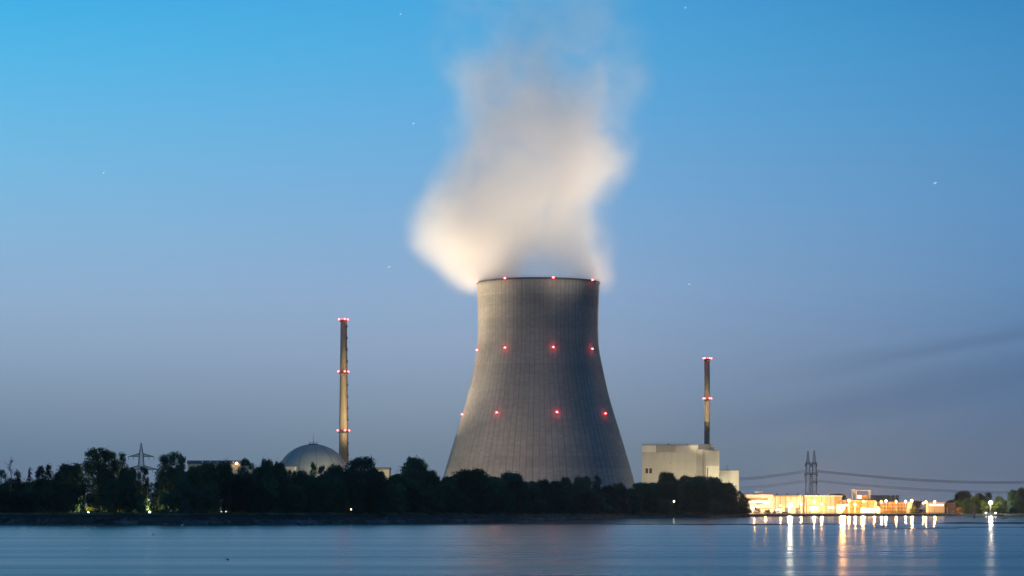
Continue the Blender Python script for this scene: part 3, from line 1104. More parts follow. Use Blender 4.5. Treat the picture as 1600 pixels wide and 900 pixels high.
part(e, 'door', 'glass_dark', L2(e, d, 1265), L2(e, d, 1266.3), -.15, -.003, .1, lh(797.2))
part(e, 'gable_wall', 'hall_ochre', L2(e, d, 1304), L2(e, d, 1315.6), -.3, -.003, .1, h - .9)
part(e, 'window', 'window_lit', L2(e, d, 1294), L2(e, d, 1303), -.15, -.003, lh(794.5), lh(791.8))
for xx in (1283, 1290, 1297.5):
    part(e, 'pilaster', 'hall_ochre', L2(e, d + 1, xx), L2(e, d + 1, xx + .9), -.4, -.003, .1, h - 1)
MB().tube([(L2(e, d + 1, 1260), -.6, 0), (L2(e, d + 1, 1260), -.6, h - 2), (L2(e, d + 1, 1271), -.6, h - 2)], .3, 6).build('pipe', 'roof_grey', e)
for xx in (1262, 1279, 1300):
    part(e, 'roof_vent', 'roof_grey', L2(e, d + 1, xx), L2(e, d + 1, xx + 2.6), 5, 8, h + .003, h + 1.5)
e, wd, h = building('round_roof_shed', 'low ochre shed with curved brown roof between cream hall and gantry', 'building', 1298, 1322, 775.2, d + 45, 30, 'hall_ochre', 'brown', .6)
hr = MB()
n_ = 14
for i in range(n_ + 1):
    a = pi * i / n_
    for yy in (0, 30):
        hr.v.append((-cos(a) * wd / 2, yy, h + .01 + sin(a) * 2.0))
for i in range(n_): hr.f.append((2 * i, 2 * i + 2, 2 * i + 3, 2 * i + 1))
hr.f += [tuple(2 * i for i in range(n_ + 1)), tuple(2 * i + 1 for i in reversed(range(n_ + 1)))]
hr.build('curved_roof', 'brown', e)
e, wd, h = building('machine_house', 'ochre machine house with floodlit walls under the gantry frame', 'building', 1316.5, 1368.5, 782, d - 4, 36, 'hall_ochre', 'hall_cream', .5)
part(e, 'canopy', 'brown', L2(e, d, 1326), L2(e, d, 1343), -2.2, -.003, lh(796), lh(794.2))
part(e, 'window', 'window_lit', L2(e, d, 1318), L2(e, d, 1325), -.15, -.003, lh(790.5), lh(788))
part(e, 'door', 'window_lit', L2(e, d, 1343), L2(e, d, 1366), -.15, -.003, lh(801), lh(794.5))
part(e, 'end_wall', 'hall_white', L2(e, d, 1365.5), L2(e, d, 1368.4), -.4, -.003, .1, h - .7)
for xx in (1322, 1331, 1344, 1355):
    part(e, 'pilaster', 'brown', L2(e, d - 4, xx), L2(e, d - 4, xx + .7), -.4, -.003, .1, h - .7)
part(e, 'pipe_rack', 'roof_grey', L2(e, d - 4, 1317), L2(e, d - 4, 1342), -1.5, -1.0, lh(786.8), lh(786))
part(e, 'pipe_rack', 'roof_grey', L2(e, d - 4, 1346), L2(e, d - 4, 1365), -1.2, -.8, lh(789.5), lh(788.9))
gt = empty('gantry_crane', (X(1345, d + 8), d + 8, Z(782, d - 4) + .01), 'pale steel gantry frame standing on the machine house roof', 'gantry crane')
dg = d + 8
gm = lambda x: X(x, dg) - gt.location.x
gh = lambda y: Z(y, dg) - gt.location.z
for xx in (1332, 1337.5, 1358.6):
    g_ = MB()
    for yy in (0, 8):
        g_.span(gm(xx), gm(xx + 1.1), yy, yy + .5, 0, gh(766.5))
    for k_ in range(4):
        z0 = gh(781.5) + (gh(767) - gh(781.5)) * k_ / 4
        z1 = gh(781.5) + (gh(767) - gh(781.5)) * (k_ + 1) / 4
        g_.bar((gm(xx + .5), .25, z0), (gm(xx + .5), 8.25, z1), .12)
    g_.build('leg', 'hall_white', gt)
g_ = MB().span(gm(1331.5), gm(1360), -.2, .7, gh(766.6), gh(765.6))
g_.span(gm(1331.5), gm(1360), 7.8, 8.7, gh(766.6), gh(765.6))
g_.build('beam', 'hall_white', gt)
MB().span(gm(1331.2), gm(1335), -.6, 9, gh(765.6) + .01, gh(764.3)).build('trolley', 'hall_white', gt)
cb = MB().span(gm(1339.5), gm(1356), 1.5, 7, .02, gh(773.2)); cb.build('cabin', 'hall_ochre', gt)
MB().span(gm(1340.5), gm(1346), 1.3, 1.497, gh(779), gh(774)).build('lit_window', 'window_lit', gt)
e, wd, h = building('grey_hall', 'dull grey-brown hall with posts on its roof behind the striped weir wall', 'building', 1360, 1404.5, 773.8, d + 70, 30, 'hall_grey', 'roof_grey', .4)
for xx in (1391.5, 1398, 1404):
    MB().span(L2(e, d + 70, xx), L2(e, d + 70, xx + .8), -.5, .1, h - 4, h + .2 if xx < 1404 else h - .2).build('roof_post', 'hall_white', e)
MB().tube([(L2(e, d + 70, 1365), 3, h), (L2(e, d + 70, 1365), 3, h + 4.5)], [.15, .06], 5).build('antenna', 'steel_dark', e)
# striped weir wall / railings
wr = empty('weir_wall', (X(1397, d - 2), d - 2, GZ), 'ochre weir building front with horizontal bands and railings under the street lamps', 'weir')
wx = lambda x: X(x, d - 2) - wr.location.x
MB().span(wx(1368.9), wx(1422), 2, 16, 0, lh(784.4)).build('wall', 'hall_ochre', wr)
for k_ in range(6):
    yy = 786.0 + k_ * 2.55
    MB().span(wx(1369.2), wx(1421.5), .6 + .0 * k_, 1.997, lh(yy + .55), lh(yy)).build('walkway', 'brown' if k_ % 2 else 'hall_cream', wr)
for k_ in range(12):
    xx = 1371 + k_ * 4.4
    MB().span(wx(xx), wx(xx + .35), .2, .597, 0, lh(784.4)).build('post', 'hall_cream', wr)
ra = MB()
ra.v = [(wx(1418), 0, lh(785)), (wx(1424.5), 0, lh(785)), (wx(1421), 0, 0), (wx(1415.5), 0, 0)] + [(wx(1418), 6, lh(785)), (wx(1424.5), 6, lh(785)), (wx(1421), 6, 0), (wx(1415.5), 6, 0)]
ra.v = [(v_[0], v_[1] - 5 if v_[1] == 0 else -.1, v_[2]) for v_ in ra.v]
ra.f = [(3, 2, 1, 0), (4, 5, 6, 7), (0, 1, 5, 4), (1, 2, 6, 5), (2, 3, 7, 6), (3, 0, 4, 7)]
ra.build('chute', 'hall_white', wr)
d3 = d - 25
e, wd, h = building('control_house', 'small square cream house with a lit window band near the right trees', 'building', 1451, 1476, 785.2, d3, 14, 'hall_cream', 'hall_white', .35)
f_ = part(e, 'window_band', 'hall_cream', L2(e, d3, 1452), L2(e, d3, 1475), -.12, -.003, H2(d3, 791), H2(d3, 787.6))
for a, b_ in ((1452.5, 1463), (1464, 1474.5)):
    part(f_, 'pane', 'window_lit', L2(e, d3, a), L2(e, d3, b_), -.2, -.123, H2(d3, 790.2), H2(d3, 788))
e, wd, h = building('red_shed', 'dim reddish flat shed right of the small square cream house', 'building', 1477.5, 1493.5, 785.6, d3 + 8, 14, 'red_wall', 'brown', .3)
part(e, 'pale_post', 'hall_white', L2(e, d3 + 8, 1479), L2(e, d3 + 8, 1480), -1.2, -.8, 0, H2(d3 + 8, 792))
# quay edge with railing in front of the works
qy = MB()
for i, px in enumerate(range(1170, 1496, 4)):
    dd_ = shore(px) + 12.2
    zt = dike_top(dd_)
    for o_, zz in ((0, zt - .2), (0, zt + .45), (1.2, zt + .45), (1.2, zt - .2)):
        qy.v.append((X(px, dd_ + o_), dd_ + o_, zz))
    if i:
        a = (i - 1) * 4
        for k_ in range(3): qy.f.append((a + k_, a + 4 + k_, a + 5 + k_, a + 1 + k_))
tag(qy.build('quay_wall', 'hall_cream'), 'low pale quay wall along the water in front of the lit works', 'quay wall')

fc = MB()
prev = None
for px in range(1176, 1494, 2):
    dd_ = shore(px) + 14.5
    zt = dike_top(shore(px))
    p_ = (X(px, dd_), dd_, zt)
    fc.bar(p_, (p_[0], p_[1], zt + 1.5), .05)
    if prev:
        for hh_ in (.5, 1.0, 1.5):
            fc.bar((prev[0], prev[1], prev[2] + hh_), (p_[0], p_[1], p_[2] + hh_), .04)
    prev = p_
tag(fc.build('fence', 'steel_dark'), 'thin steel fence along the top of the quay wall before the lit works', 'fence')
for px, hh_, rr_, lab in ((1311, 7, 2.2, 'pale upright tank at the right corner of the cream hall'), (1372, 5, 1.8, 'pale upright tank at the left end of the weir wall')):
    tk = empty('storage_tank', (X(px, 1996), 1996, GZ), lab, 'tank')
    MB().lathe([(rr_, 0), (rr_, hh_), (rr_ * .5, hh_ + .7), (.01, hh_ + .8)], 24).build('tank_body', 'hall_white', tk, True)
    MB().lathe([(rr_ + .05, hh_ - .1), (rr_ + .2, hh_ - .1), (rr_ + .2, hh_ + .05), (rr_ + .05, hh_ + .05)], 24).build('rim_band', 'roof_grey', tk)
# small parked vehicle / digger by the works
vb = empty('excavator', (X(1220, 1990), 1990, GZ), 'small digger with raised arm in front of the white hall', 'excavator')
MB().span(-1.6, 1.6, -1, 1, .2, 1.0).build('tracks', 'steel_dark', vb)
MB().span(-1.2, 1.5, -1, 1, 1.05, 3.0).build('cab', 'roof_grey', vb)
MB().tube([(-1.2, 0, 1.6), (-3.4, 0, 4.0), (-4.8, 0, 3.0), (-4.6, 0, 1.4)], [.3, .26, .22, .3], 6).build('arm', 'steel_dark', vb)

# ------------------------------------------------------------------ lamps
ORANGE = (1.0, .46, .12)
WHITE = (1.0, .88, .62)


def street_lamp(px, py_, dist, label, kind='orange', power=20000, size=.7, ybase=None, group='lamps of the riverside works', front=0):
    zl = Z(py_, dist)
    gz = dike_top(shore(px)) if ybase is None else ybase
    o = empty('street_lamp', (X(px, dist), dist, gz), label, 'street lamp', group)
    hh = zl - gz
    MB().tube([(0, .0, 0), (0, 0, hh * .5), (0, 0, hh - .1)], [.16, .12, .09], 6).build('pole', 'steel', o)
    MB().box((0, 0, hh + size * .55), (size * 1.2, size * 1.2, size * .25)).build('lamp_head', 'steel_dark', o)
    MB().ball((0, -.1, hh), size * .5, 8).build('lamp_glass', 'lamp_orange' if kind == 'orange' else 'lamp_white', o)
    point_light('lamp_light', (0, -size * .5 - .3, hh - .1), power, ORANGE if kind == 'orange' else WHITE, size * .5, o)
    return o


LM = [
    (1179, 785, 'street lamp at the left end of the long white hall', 'orange', 16000, .7),
    (1196, 786, 'street lamp in front of the middle of the long white hall', 'orange', 16000, .7),
    (1220, 790, 'low street lamp in front of the joint between long and white halls', 'orange', 18000, .7),
    (1234, 790, 'very bright white floodlight in front of the white hall', 'white', 270000, 3.0),
    (1252, 787, 'street lamp at the right corner of the white hall', 'orange', 24000, .7),
    (1272, 784, 'lamp above the canopy door of the cream hall', 'white', 16000, 1.3),
    (1284, 787.5, 'large lamp in the middle of the cream hall front', 'orange', 45000, 1.8),
    (1316, 793.5, 'brightest orange floodlight between cream hall and machine house', 'orange', 640000, 3.8),
    (1326.5, 782, 'high orange lamp at the left edge of the machine house', 'orange', 40000, 1.6),
    (1336, 788, 'orange lamp below the left leg of the gantry', 'orange', 40000, 1.6),
    (1349.5, 783.5, 'orange lamp under the gantry cabin', 'orange', 20000, 1.3),
    (1347.5, 795.5, 'low orange floodlight before the machine house door', 'orange', 90000, 2.2),
    (1366, 797, 'low orange lamp at the right end of the machine house', 'orange', 45000, 1.5),
    (1377, 784, 'first orange street lamp on the weir wall from the left', 'orange', 20000, 1.3),
    (1384.3, 782.5, 'white street lamp on the weir wall beside the leftmost orange one', 'white', 16000, 1.3),
    (1400, 783.5, 'orange street lamp halfway along the weir wall', 'orange', 20000, 1.3),
    (1415, 783.5, 'dim street lamp close to the weir chute', 'white', 16000, .8),
    (1424.5, 782.5, 'bright orange lamp at the right end of the weir wall', 'orange', 40000, 1.6),
    (1442.5, 786, 'thin lamp post left of the pair before the control house', 'orange', 9000, .7),
    (1446.8, 784, 'bright orange lamp post just left of the control house', 'orange', 20000, 1.3),
    (1460.3, 784.3, 'orange lamp standing before the roof of the control house', 'orange', 20000, 1.3),
]
for px, py2, lab, kind, pw, sz in LM:
    dist = 1975.0 if px < 1440 else 1955.0
    street_lamp(px, py2, dist, lab, kind, pw, sz, GZ)
street_lamp(1547.5, 785.5, 1985.0, 'bright white lamp on a pole among the lit green trees at right', 'white', 75000, 2.4, dike_top(1985))
for px, lab in ((1540.5, 'small ground lamp left of the bright lamp in the right trees'), (1555.5, 'small ground lamp right of the bright lamp in the right trees')):
    o = empty('ground_lamp', (X(px, 1962), 1962, 1.6), lab, 'lamp', 'ground lamps under the right trees')
    MB().box((0, 0, .15), (.8, .6, .3)).build('housing', 'steel_dark', o)
    MB().ball((0, -.3, .65), .4, 8, 1.6, 1, .8).build('lamp_glass', 'lamp_small', o)


def path_lamp(px, py_, dist, label, power=900, size=.5, mat='lamp_small'):
    zl = Z(py_, dist)
    gz = dike_top(dist) if dist < 1300 else GZ
    o = empty('path_lamp', (X(px, dist), dist, gz), label, 'lamp', 'small lamps along the tree belt')
    hh = max(zl - gz, .6)
    MB().tube([(0, 0, 0), (0, 0, hh)], [.08, .05], 5).build('pole', 'steel', o)
    MB().ball((0, 0, hh), size, 8).build('lamp_glass', mat, o)
    if power: point_light('lamp_light', (0, -size - .2, hh), power, (1, .86, .36), .3, o)
    return o


path_lamp(46.3, 794, 852, 'small white lamp on a thin post at the far left trees', 200, .26)
path_lamp(548.5, 796, 905, 'tiny lamp at the edge of the trees below the tan chimney', 0, .18)
path_lamp(1053, 783.3, 1590, 'tiny white lamp in the trees below the reactor building', 0, .45)
for px, py2, pw, sz, lab in ((136, 784, 0, .35, 'yellow lamp glowing under the tall airy tree at left'), (149, 788, 0, .3, 'second yellow lamp right of the first under the tall airy tree'),
                             (168, 783, 0, .25, 'small lamp at the right foot of the tall airy tree'), (174, 783.5, 0, .25, 'small lamp just right of another at the tall airy tree'),
                             (215.5, 781, 0, .3, 'pale lamp left of the pylon foot between trees'), (231, 782, 0, .6, 'largest warm lamp glowing in the gap below the pylon'),
                             (237, 792, 0, .3, 'low yellow lamp lighting leaves right of the pylon foot'), (284.5, 790, 0, .3, 'small lamp in the trees below the hall with blue fascia'),
                             (318, 782, 0, .3, 'small lamp showing through the trees below the blue fascia'), (346, 799, 0, .3, 'left one of two low lamps in the trees left of the dome'),
                             (354, 799, 0, .35, 'right one of two low lamps in the trees left of the dome')):
    path_lamp(px, py2, 905, lab, pw, sz)


# floodlights of the plant, standing in the yards behind the tree belt, plus one added fill spot
def flood(px, py_, dist, power, color, label, aim=None, cone=60.0, soft=2.0, blend=1.0):
    """aim = point the projector is turned to (spot of `cone` degrees); without it the lamp is bare"""
    zl = Z(py_, dist)
    o = empty('floodlight_mast', (X(px, dist), dist, GZ), label, 'floodlight', 'floodlight masts in the plant yard')
    hh = zl - GZ
    MB().tube([(0, 0, 0), (0, 0, hh)], [.3, .15], 6).build('mast', 'steel', o)
    MB().box((0, 0, hh + 1.0), (2.4, .5, .5)).build('lamp_head', 'steel_dark', o)
    if aim is None:
        return point_light('flood_light', (0, 0, hh - .5), power, color, 1.0, o)
    d_ = bpy.data.lights.new('flood_light', 'SPOT')
    d_.energy = power
    d_.color = color
    d_.spot_size = rad(cone)
    d_.spot_blend = blend
    d_.shadow_soft_size = soft
    q_ = bpy.data.objects.new('flood_light', d_)
    COL.objects.link(q_)
    q_.parent = o
    q_.location = (0, 0, hh)
    v_ = Vector(aim) - Vector((o.location.x, dist, GZ + hh))
    q_.rotation_euler = v_.to_track_quat('-Z', 'Y').to_euler()
    return q_


WARM = (1.0, .77, .47)
def tw(dx, dy, dz): return (TX + dx, TD + dy, dz)
# on the shell
flood(490, 790, 1805, FL_SHELL_L, (1, .78, .52), 'floodlight mast left of the tower behind the trees below the dome', tw(-30, 0, 75), 62, 12)
flood(600, 792, 1640, FL_SHELL_F, (1, .74, .50), 'floodlight mast behind the trees left of the two-lobed tree', tw(-20, 0, 95), 95, 12)
# on the steam
flood(560, 790, 1980, FL_ST_BL, WARM, 'floodlight mast behind the left foot of the tower', tw(-30, 0, 225), 50, 6)
flood(1040, 790, 2010, FL_ST_BR, WARM, 'floodlight mast behind the right foot of the tower', tw(25, 0, 225), 50, 6)
flood(480, 790, 1760, FL_ST_FL, WARM, 'floodlight mast among the yards left of the dome', tw(0, 0, 300), 40, 6)
flood(1190, 797, 2050, FL_ST_FR, WARM, 'floodlight mast in the yard behind the bright annex', tw(0, 0, 255), 40, 6)
flood(985, 797, 1640, 0.5e7, (1.0, .84, .62), 'unseen fill spot added right of the tower foot to brighten the steam', tw(0, 0, 335), 32, 6)  # added front fill, lifts the middle of the steam; no plant lamp stands here
flood(800, 796, 1640, 0.35e5, (1, .72, .48), 'floodlight mast in front of the middle of the tower foot')
flood(900, 796, 1650, 0.25e5, (1, .66, .45), 'floodlight mast in front of the right of the tower foot')
flood(600, 790, 1840, 1.5e6, (1, .82, .52), 'floodlight mast near the chimney foot', P(536, 590, 1900), 44, 2)
flood(535, 792, 1775, 1.6e5, (1, .88, .52), 'floodlight mast before the right half of the dome')
flood(390, 785, 1760, 0.9e4, (1, .82, .45), 'floodlight mast before the switchgear building')
flood(440, 785, 1765, 0.6e4, (1, .82, .45), 'floodlight mast before the auxiliary building')
flood(600, 775, 1765, 0.7e4, (1, .86, .42), 'floodlight mast before the service building')
flood(320, 780, 1770, 0.5e4, (1, .82, .6), 'floodlight mast before the turbine hall')
flood(1040, 796, 1785, 1.9e5, (1, .79, .53), 'floodlight mast before the reactor building', P(1055, 735, 1850), 110, 1.5, .6)
blk.rotation_euler = (0, 0, rad(-4))
flood(1116, 797, 1815, 0.35e5, (1, .80, .50), 'floodlight mast before the east wing of the reactor building')
flood(1140, 797, 1822, 0.9e5, (1, .84, .54), 'floodlight mast before the bright annex')
flood(1075, 790, 1800, 9e5, (1, .84, .58), 'floodlight mast turned up to the slender chimney on the reactor building', P(1105, 625, 1865), 26, 2)


# ------------------------------------------------------------------ trees
def crown_mesh(name, seed, blobs, leaf=.75, per=95, ground=False, mat='leaf_dark'):
    """blobs: (x, y, z, r) clumps of foliage; each is filled with leaf-sized faces"""
    r = random.Random(seed)
    mb = MB()
    for (bx_, by_, bz_, br_) in blobs:
        n = int(per * 1.25 * br_ ** 2 / 4.0)
        for i in range(n):
            u_ = Vector((r.gauss(0, 1), r.gauss(0, 1), r.gauss(0, 1))).normalized()
            rr_ = br_ * (r.random() ** .45) * r.uniform(.85, 1.12)
            if r.random() < .16: rr_ = br_ * (1.0 + abs(r.gauss(0, .32)))
            c = Vector((bx_, by_, bz_)) + Vector((u_.x * rr_, u_.y * rr_, u_.z * rr_ * .85))
            if c.z < .1: c.z = .1 + r.random()
            a = Vector((r.gauss(0, 1), r.gauss(0, 1), r.gauss(0, 1))).normalized()
            b_ = a.orthogonal().normalized()
            s = leaf * r.uniform(.55, 1.25)
            a = a * s * .5; b_ = b_ * s * .42
            k = len(mb.v)
            mb.v += [tuple(c - a), tuple(c + b_), tuple(c + a), tuple(c - b_)]
            mb.f.append((k, k + 1, k + 2, k + 3))
    me = bpy.data.meshes.new(name)
    me.from_pydata(mb.v, [], mb.f)
    me.materials.append(MAT[mat])
    return me


def make_blobs(seed, h, w_, base, shape, n, rmin, rmax):
    r = random.Random(seed)
    out = []
    tries = 0
    while len(out) < n and tries < 4000:
        tries += 1
        t = r.random() ** .75
        z = base + (h - base) * t
        if shape == 'round': env = max(0, 1 - abs((2 * t - .9) / 1.13) ** 2.5) ** .55
        elif shape == 'tall': env = .85 * max(0, 1 - abs((2 * t - .85) / 1.17) ** 2.5) ** .5 + .12
        elif shape == 'cone': env = 1.0 - t * .93
        elif shape == 'dome': env = sqrt(max(0, 1 - t ** 2.2))
        elif shape == 'column': env = .9 - .5 * t * t
        br_ = r.uniform(rmin, rmax) * (1.0 if shape != 'cone' else (1.1 - .7 * t))
        R_ = max(0, w_ / 2 * env - br_ * .55)
        a = r.uniform(0, 2 * pi)
        q_ = R_ * sqrt(r.uniform(.15, 1))
        if z > h - br_ * .7: continue
        out.append((q_ * cos(a), q_ * sin(a), z, br_))
    return out


def trunk_mesh(name, seed, blobs, h, r0_, bare=False):
    r = random.Random(seed)
    mb = MB()
    top = h * (.75 if not bare else .95)
    pts = [(0, 0, 0)]
    for i in range(1, 7):
        pts.append((r.uniform(-.25, .25) * i * .4, r.uniform(-.25, .25) * i * .4, top * i / 6))
    mb.tube(pts, [r0_ * (1 - .13 * i) for i in range(7)], 6)
    for (bx_, by_, bz_, br_) in blobs[::2]:
        zs_ = max(h * .12, bz_ - math.hypot(bx_, by_) * 1.1 - 1)
        zs_ = min(zs_, top)
        k = int(min(5, zs_ / top * 6)); f = zs_ / top * 6 - k
        s0 = Vector(pts[k]).lerp(Vector(pts[k + 1]), f)
        e_ = Vector((bx_, by_, bz_))
        mid = s0.lerp(e_, .5) + Vector((0, 0, -.5))
        rb_ = r0_ * .42 * (1 - .5 * zs_ / h)
        mb.tube([tuple(s0), tuple(mid), tuple(e_)], [rb_, rb_ * .65, rb_ * .3], 5)
        if bare:
            for q_ in range(6):
                o_ = Vector((r.gauss(0, 1), r.gauss(0, 1), r.gauss(.9, .6))) * 1.3
                st_ = mid.lerp(e_, r.random())
                mb.tube([tuple(st_), tuple(st_ + o_)], [.09, .04], 4)
    me = bpy.data.meshes.new(name)
    me.from_pydata(mb.v, [], mb.f)
    me.materials.append(MAT['bark'])
    return me


VAR = {}


def variant(key, seed, h, w_, base, shape, n, rmin, rmax, leaf=.75, per=95, mat='leaf_dark', bare=False):
    bl = make_blobs(seed, h, w_, base, shape, n, rmin, rmax)
    c = None if bare else crown_mesh('crown', seed + 50, bl, leaf, per, mat=mat)
    t = trunk_mesh('trunk', seed + 90, bl, h, h * .017 + .08, bare)
    VAR.setdefault(key, []).append((c, t, h, w_))


for s in range(3):
    variant('round', 10 + s, 20, 15, 1.5, 'round', 135, 1.0, 2.6, .6, 120)
    variant('airy', 20 + s, 22, 13, 3.0, 'tall', 110, .7, 1.6, .55, 120)
    variant('shrub', 30 + s, 9, 12, .3, 'dome', 36, 1.0, 2.0, .65, 110)
for s in range(2):
    variant('big', 40 + s, 26, 18, 3.0, 'round', 185, .8, 2.3, .6, 110)
    variant('column', 50 + s, 18, 7.5, 1.5, 'column', 40, .7, 1.6, .55, 120)
    variant('conifer', 60 + s, 18, 8, 1.0, 'cone', 46, .7, 1.6, .55, 120)
variant('bare', 70, 20, 6, 7, 'tall', 16, 1, 1.4, bare=True)
variant('bare', 71, 20, 6, 7, 'tall', 14, 1, 1.4, bare=True)
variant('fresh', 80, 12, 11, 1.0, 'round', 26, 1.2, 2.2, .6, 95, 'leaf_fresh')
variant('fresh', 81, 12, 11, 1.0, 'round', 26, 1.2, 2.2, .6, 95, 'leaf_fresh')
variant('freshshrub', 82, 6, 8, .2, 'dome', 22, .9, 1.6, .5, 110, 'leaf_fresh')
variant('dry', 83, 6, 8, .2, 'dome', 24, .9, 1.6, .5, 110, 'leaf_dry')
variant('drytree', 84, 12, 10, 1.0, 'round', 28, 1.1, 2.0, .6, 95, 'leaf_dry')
variant('mid', 85, 14, 13, 1.0, 'round', 30, 1.3, 2.4, .7, 95, 'leaf_mid')
variant('mid', 86, 14, 13, 1.0, 'round', 30, 1.3, 2.4, .7, 95, 'leaf_mid')

tr_rnd = random.Random(5)


def tree(kind, px, ytop, wpx, label, back=22, dist=None, group=None, name='tree', cat='tree', zb=None):
    c, t, h, w_ = VAR[kind][tr_rnd.randrange(len(VAR[kind]))]
    dd_ = (shore(px) + back) if dist is None else dist
    if zb is None:
        zb = dike_top(shore(px)) if back < 24 else (dike_top(shore(px)) * .5 + GZ * .5)
        if dist is not None: zb = GZ
    H_ = Z(ytop, dd_) - zb
    sx = (wpx / F * dd_) / w_
    o = empty(name, (X(px, dd_), dd_, zb - .05), label, cat, group)
    o.rotation_euler = (0, 0, tr_rnd.uniform(0, 6.28))
    o.scale = (sx, sx * tr_rnd.uniform(.85, 1.1), H_ / h)
    tt = bpy.data.objects.new('trunk', t); COL.objects.link(tt); tt.parent = o
    if c:
        cc_ = bpy.data.objects.new('crown', c); COL.objects.link(cc_); cc_.parent = o
    return o


BELT = 'trees of the dark belt on the far bank'
TREES = [
    ('airy', 2, 733, 22, 'dark leafy tree cut by the left edge of the photo'),
    ('bare', 17, 716, 15, 'bare dead tree with thin twigs near the left edge'),
    ('column', 27, 731, 20, 'dark tree just right of the bare dead tree'),
    ('conifer', 47, 730, 26, 'pointed spiky tree above the small white lamp at far left'),
    ('airy', 70, 726, 30, 'airy tree with sky gaps between spiky and bushy trees at left'),
    ('round', 90, 737, 22, 'small round tree left of the bushy tree beside the tallest one'),
    ('round', 110, 722, 36, 'bushy tree directly left of the tallest left tree'),
    ('big', 156, 698, 62, 'tallest airy tree on the left with yellow light at its foot'),
    ('airy', 184, 706, 34, 'slimmer tree leaning against the right of the tallest left tree'),
    ('round', 200, 729, 26, 'low tree just left of the pylon'),
    ('airy', 224, 727, 18, 'thin sparse tree standing in front of the pylon body'),
    ('airy', 240, 752, 16, 'short sparse tree in the bright gap right of the pylon'),
    ('big', 268, 704, 40, 'tall dark tree with rounded top right of the pylon'),
    ('column', 284, 707, 18, 'narrow top attached to the right of the tall tree beside pylon'),
    ('round', 305, 727, 34, 'broad tree at the left end of the blue fascia hall'),
    ('round', 327, 721, 32, 'tree covering the middle of the blue fascia hall'),
    ('round', 350, 720, 30, 'tree covering the right end of the blue fascia hall'),
    ('airy', 384, 716, 28, 'airy tree with yellow wall shining through left of the dome'),
    ('round', 418, 717, 28, 'dense tree between the airy tree and the dome'),
    ('round', 437, 721, 24, 'tree touching the left edge of the dome'),
    ('airy', 456, 734, 20, 'sparse low tree before the lit annex at the dome'),
    ('round', 473, 735, 24, 'low round tree in front of the dome left half'),
    ('column', 490, 721, 15, 'narrow upright tree in front of the middle of the dome'),
    ('airy', 503, 726, 14, 'thin tree just right of the dome middle'),
    ('round', 523, 726, 32, 'round tree hiding the right foot of the dome'),
    ('big', 565, 712, 48, 'large tree with holes in its crown right of the tan chimney'),
    ('round', 592, 735, 30, 'low tree in front of the small yellow-lit service building'),
    ('round', 620, 740, 34, 'low dark tree left of the two-lobed tree'),
    ('big', 648, 714, 44, 'tall two-lobed tree standing clear left of the cooling tower'),
    ('round', 675, 733, 24, 'small round tree at the right shoulder of the two-lobed tree'),
    ('round', 700, 744, 30, 'tree at the left foot of the cooling tower'),
    ('round', 737, 732, 58, 'broad dome-shaped tree in front of the left of the cooling tower'),
    ('round', 772, 744, 34, 'tree between the two broad trees before the cooling tower'),
    ('round', 800, 737, 42, 'second broad tree before the middle of the cooling tower'),
    ('round', 828, 751, 34, 'low tree before the middle of the cooling tower right of a broad one'),
    ('round', 848, 749, 26, 'low flat-topped tree below the tower centre'),
    ('round', 866, 750, 22, 'small tree below the tower just right of its centre'),
    ('round', 884, 745, 20, 'pale small tree before the right part of the tower'),
    ('round', 910, 743, 27, 'rounded tree left of a gap before the tower right side'),
    ('column', 934, 742, 19, 'narrow round-topped tree before the tower right side'),
    ('round', 950, 758, 22, 'low tree between narrow tree and tower right foot'),
    ('round', 966, 754, 26, 'dark tree just left of the tower right foot'),
    ('shrub', 982, 768, 20, 'low bush at the tower right foot'),
    ('airy', 997, 753, 20, 'tree between the tower and the reactor building'),
    ('round', 1014, 753, 28, 'tree in front of the left edge of the reactor building'),
    ('big', 1043, 737, 32, 'tallest tree with gaps in front of the reactor building'),
    ('round', 1073, 743, 36, 'dense tree before the middle of the reactor building'),
    ('round', 1094, 742, 30, 'dense tree below the chimney of the reactor building'),
    ('round', 1113, 745, 30, 'tree before the east wing of the reactor building'),
    ('round', 1134, 754, 34, 'sloping tree before the bright annex block'),
    ('mid', 1150, 765, 28, 'lower tree at the right end of the bright annex block'),
    ('mid', 1162, 778, 22, 'last small tree of the belt beside the lit long hall'),
]
for k_, (kind, px, yt, wp, lab) in enumerate(TREES):
    o = tree(kind, px, yt, wp * 1.25, lab, back=(20 if k_ % 2 else 32), group=BELT)
MASS = [(-40, 748), (0, 750), (60, 747), (110, 742), (160, 732), (200, 744), (240, 764), (266, 736), (300, 734), (420, 730), (460, 743), (520, 739), (560, 734), (600, 745), (640, 737), (690, 749),
        (740, 742), (780, 752), (820, 759), (900, 757), (960, 763), (1000, 760), (1030, 752), (1100, 751), (1130, 764), (1150, 779), (1200, 800)]


def mass(x_):
    for (a, ya), (b_, yb) in zip(MASS, MASS[1:]):
        if a <= x_ <= b_: return ya + (yb - ya) * (x_ - a) / (b_ - a)
    return 800


FILL = 'dark rounded undergrowth trees filling the foot of the tree belt'
gaps = [(130, 152), (228, 245), (342, 357)]


def fit(x_, w_):
    for a, b_ in gaps:
        if a < x_ < b_: return 0
        w_ = min(w_, 2.0 * (a - x_ if x_ <= a else x_ - b_) + 6)
    return w_

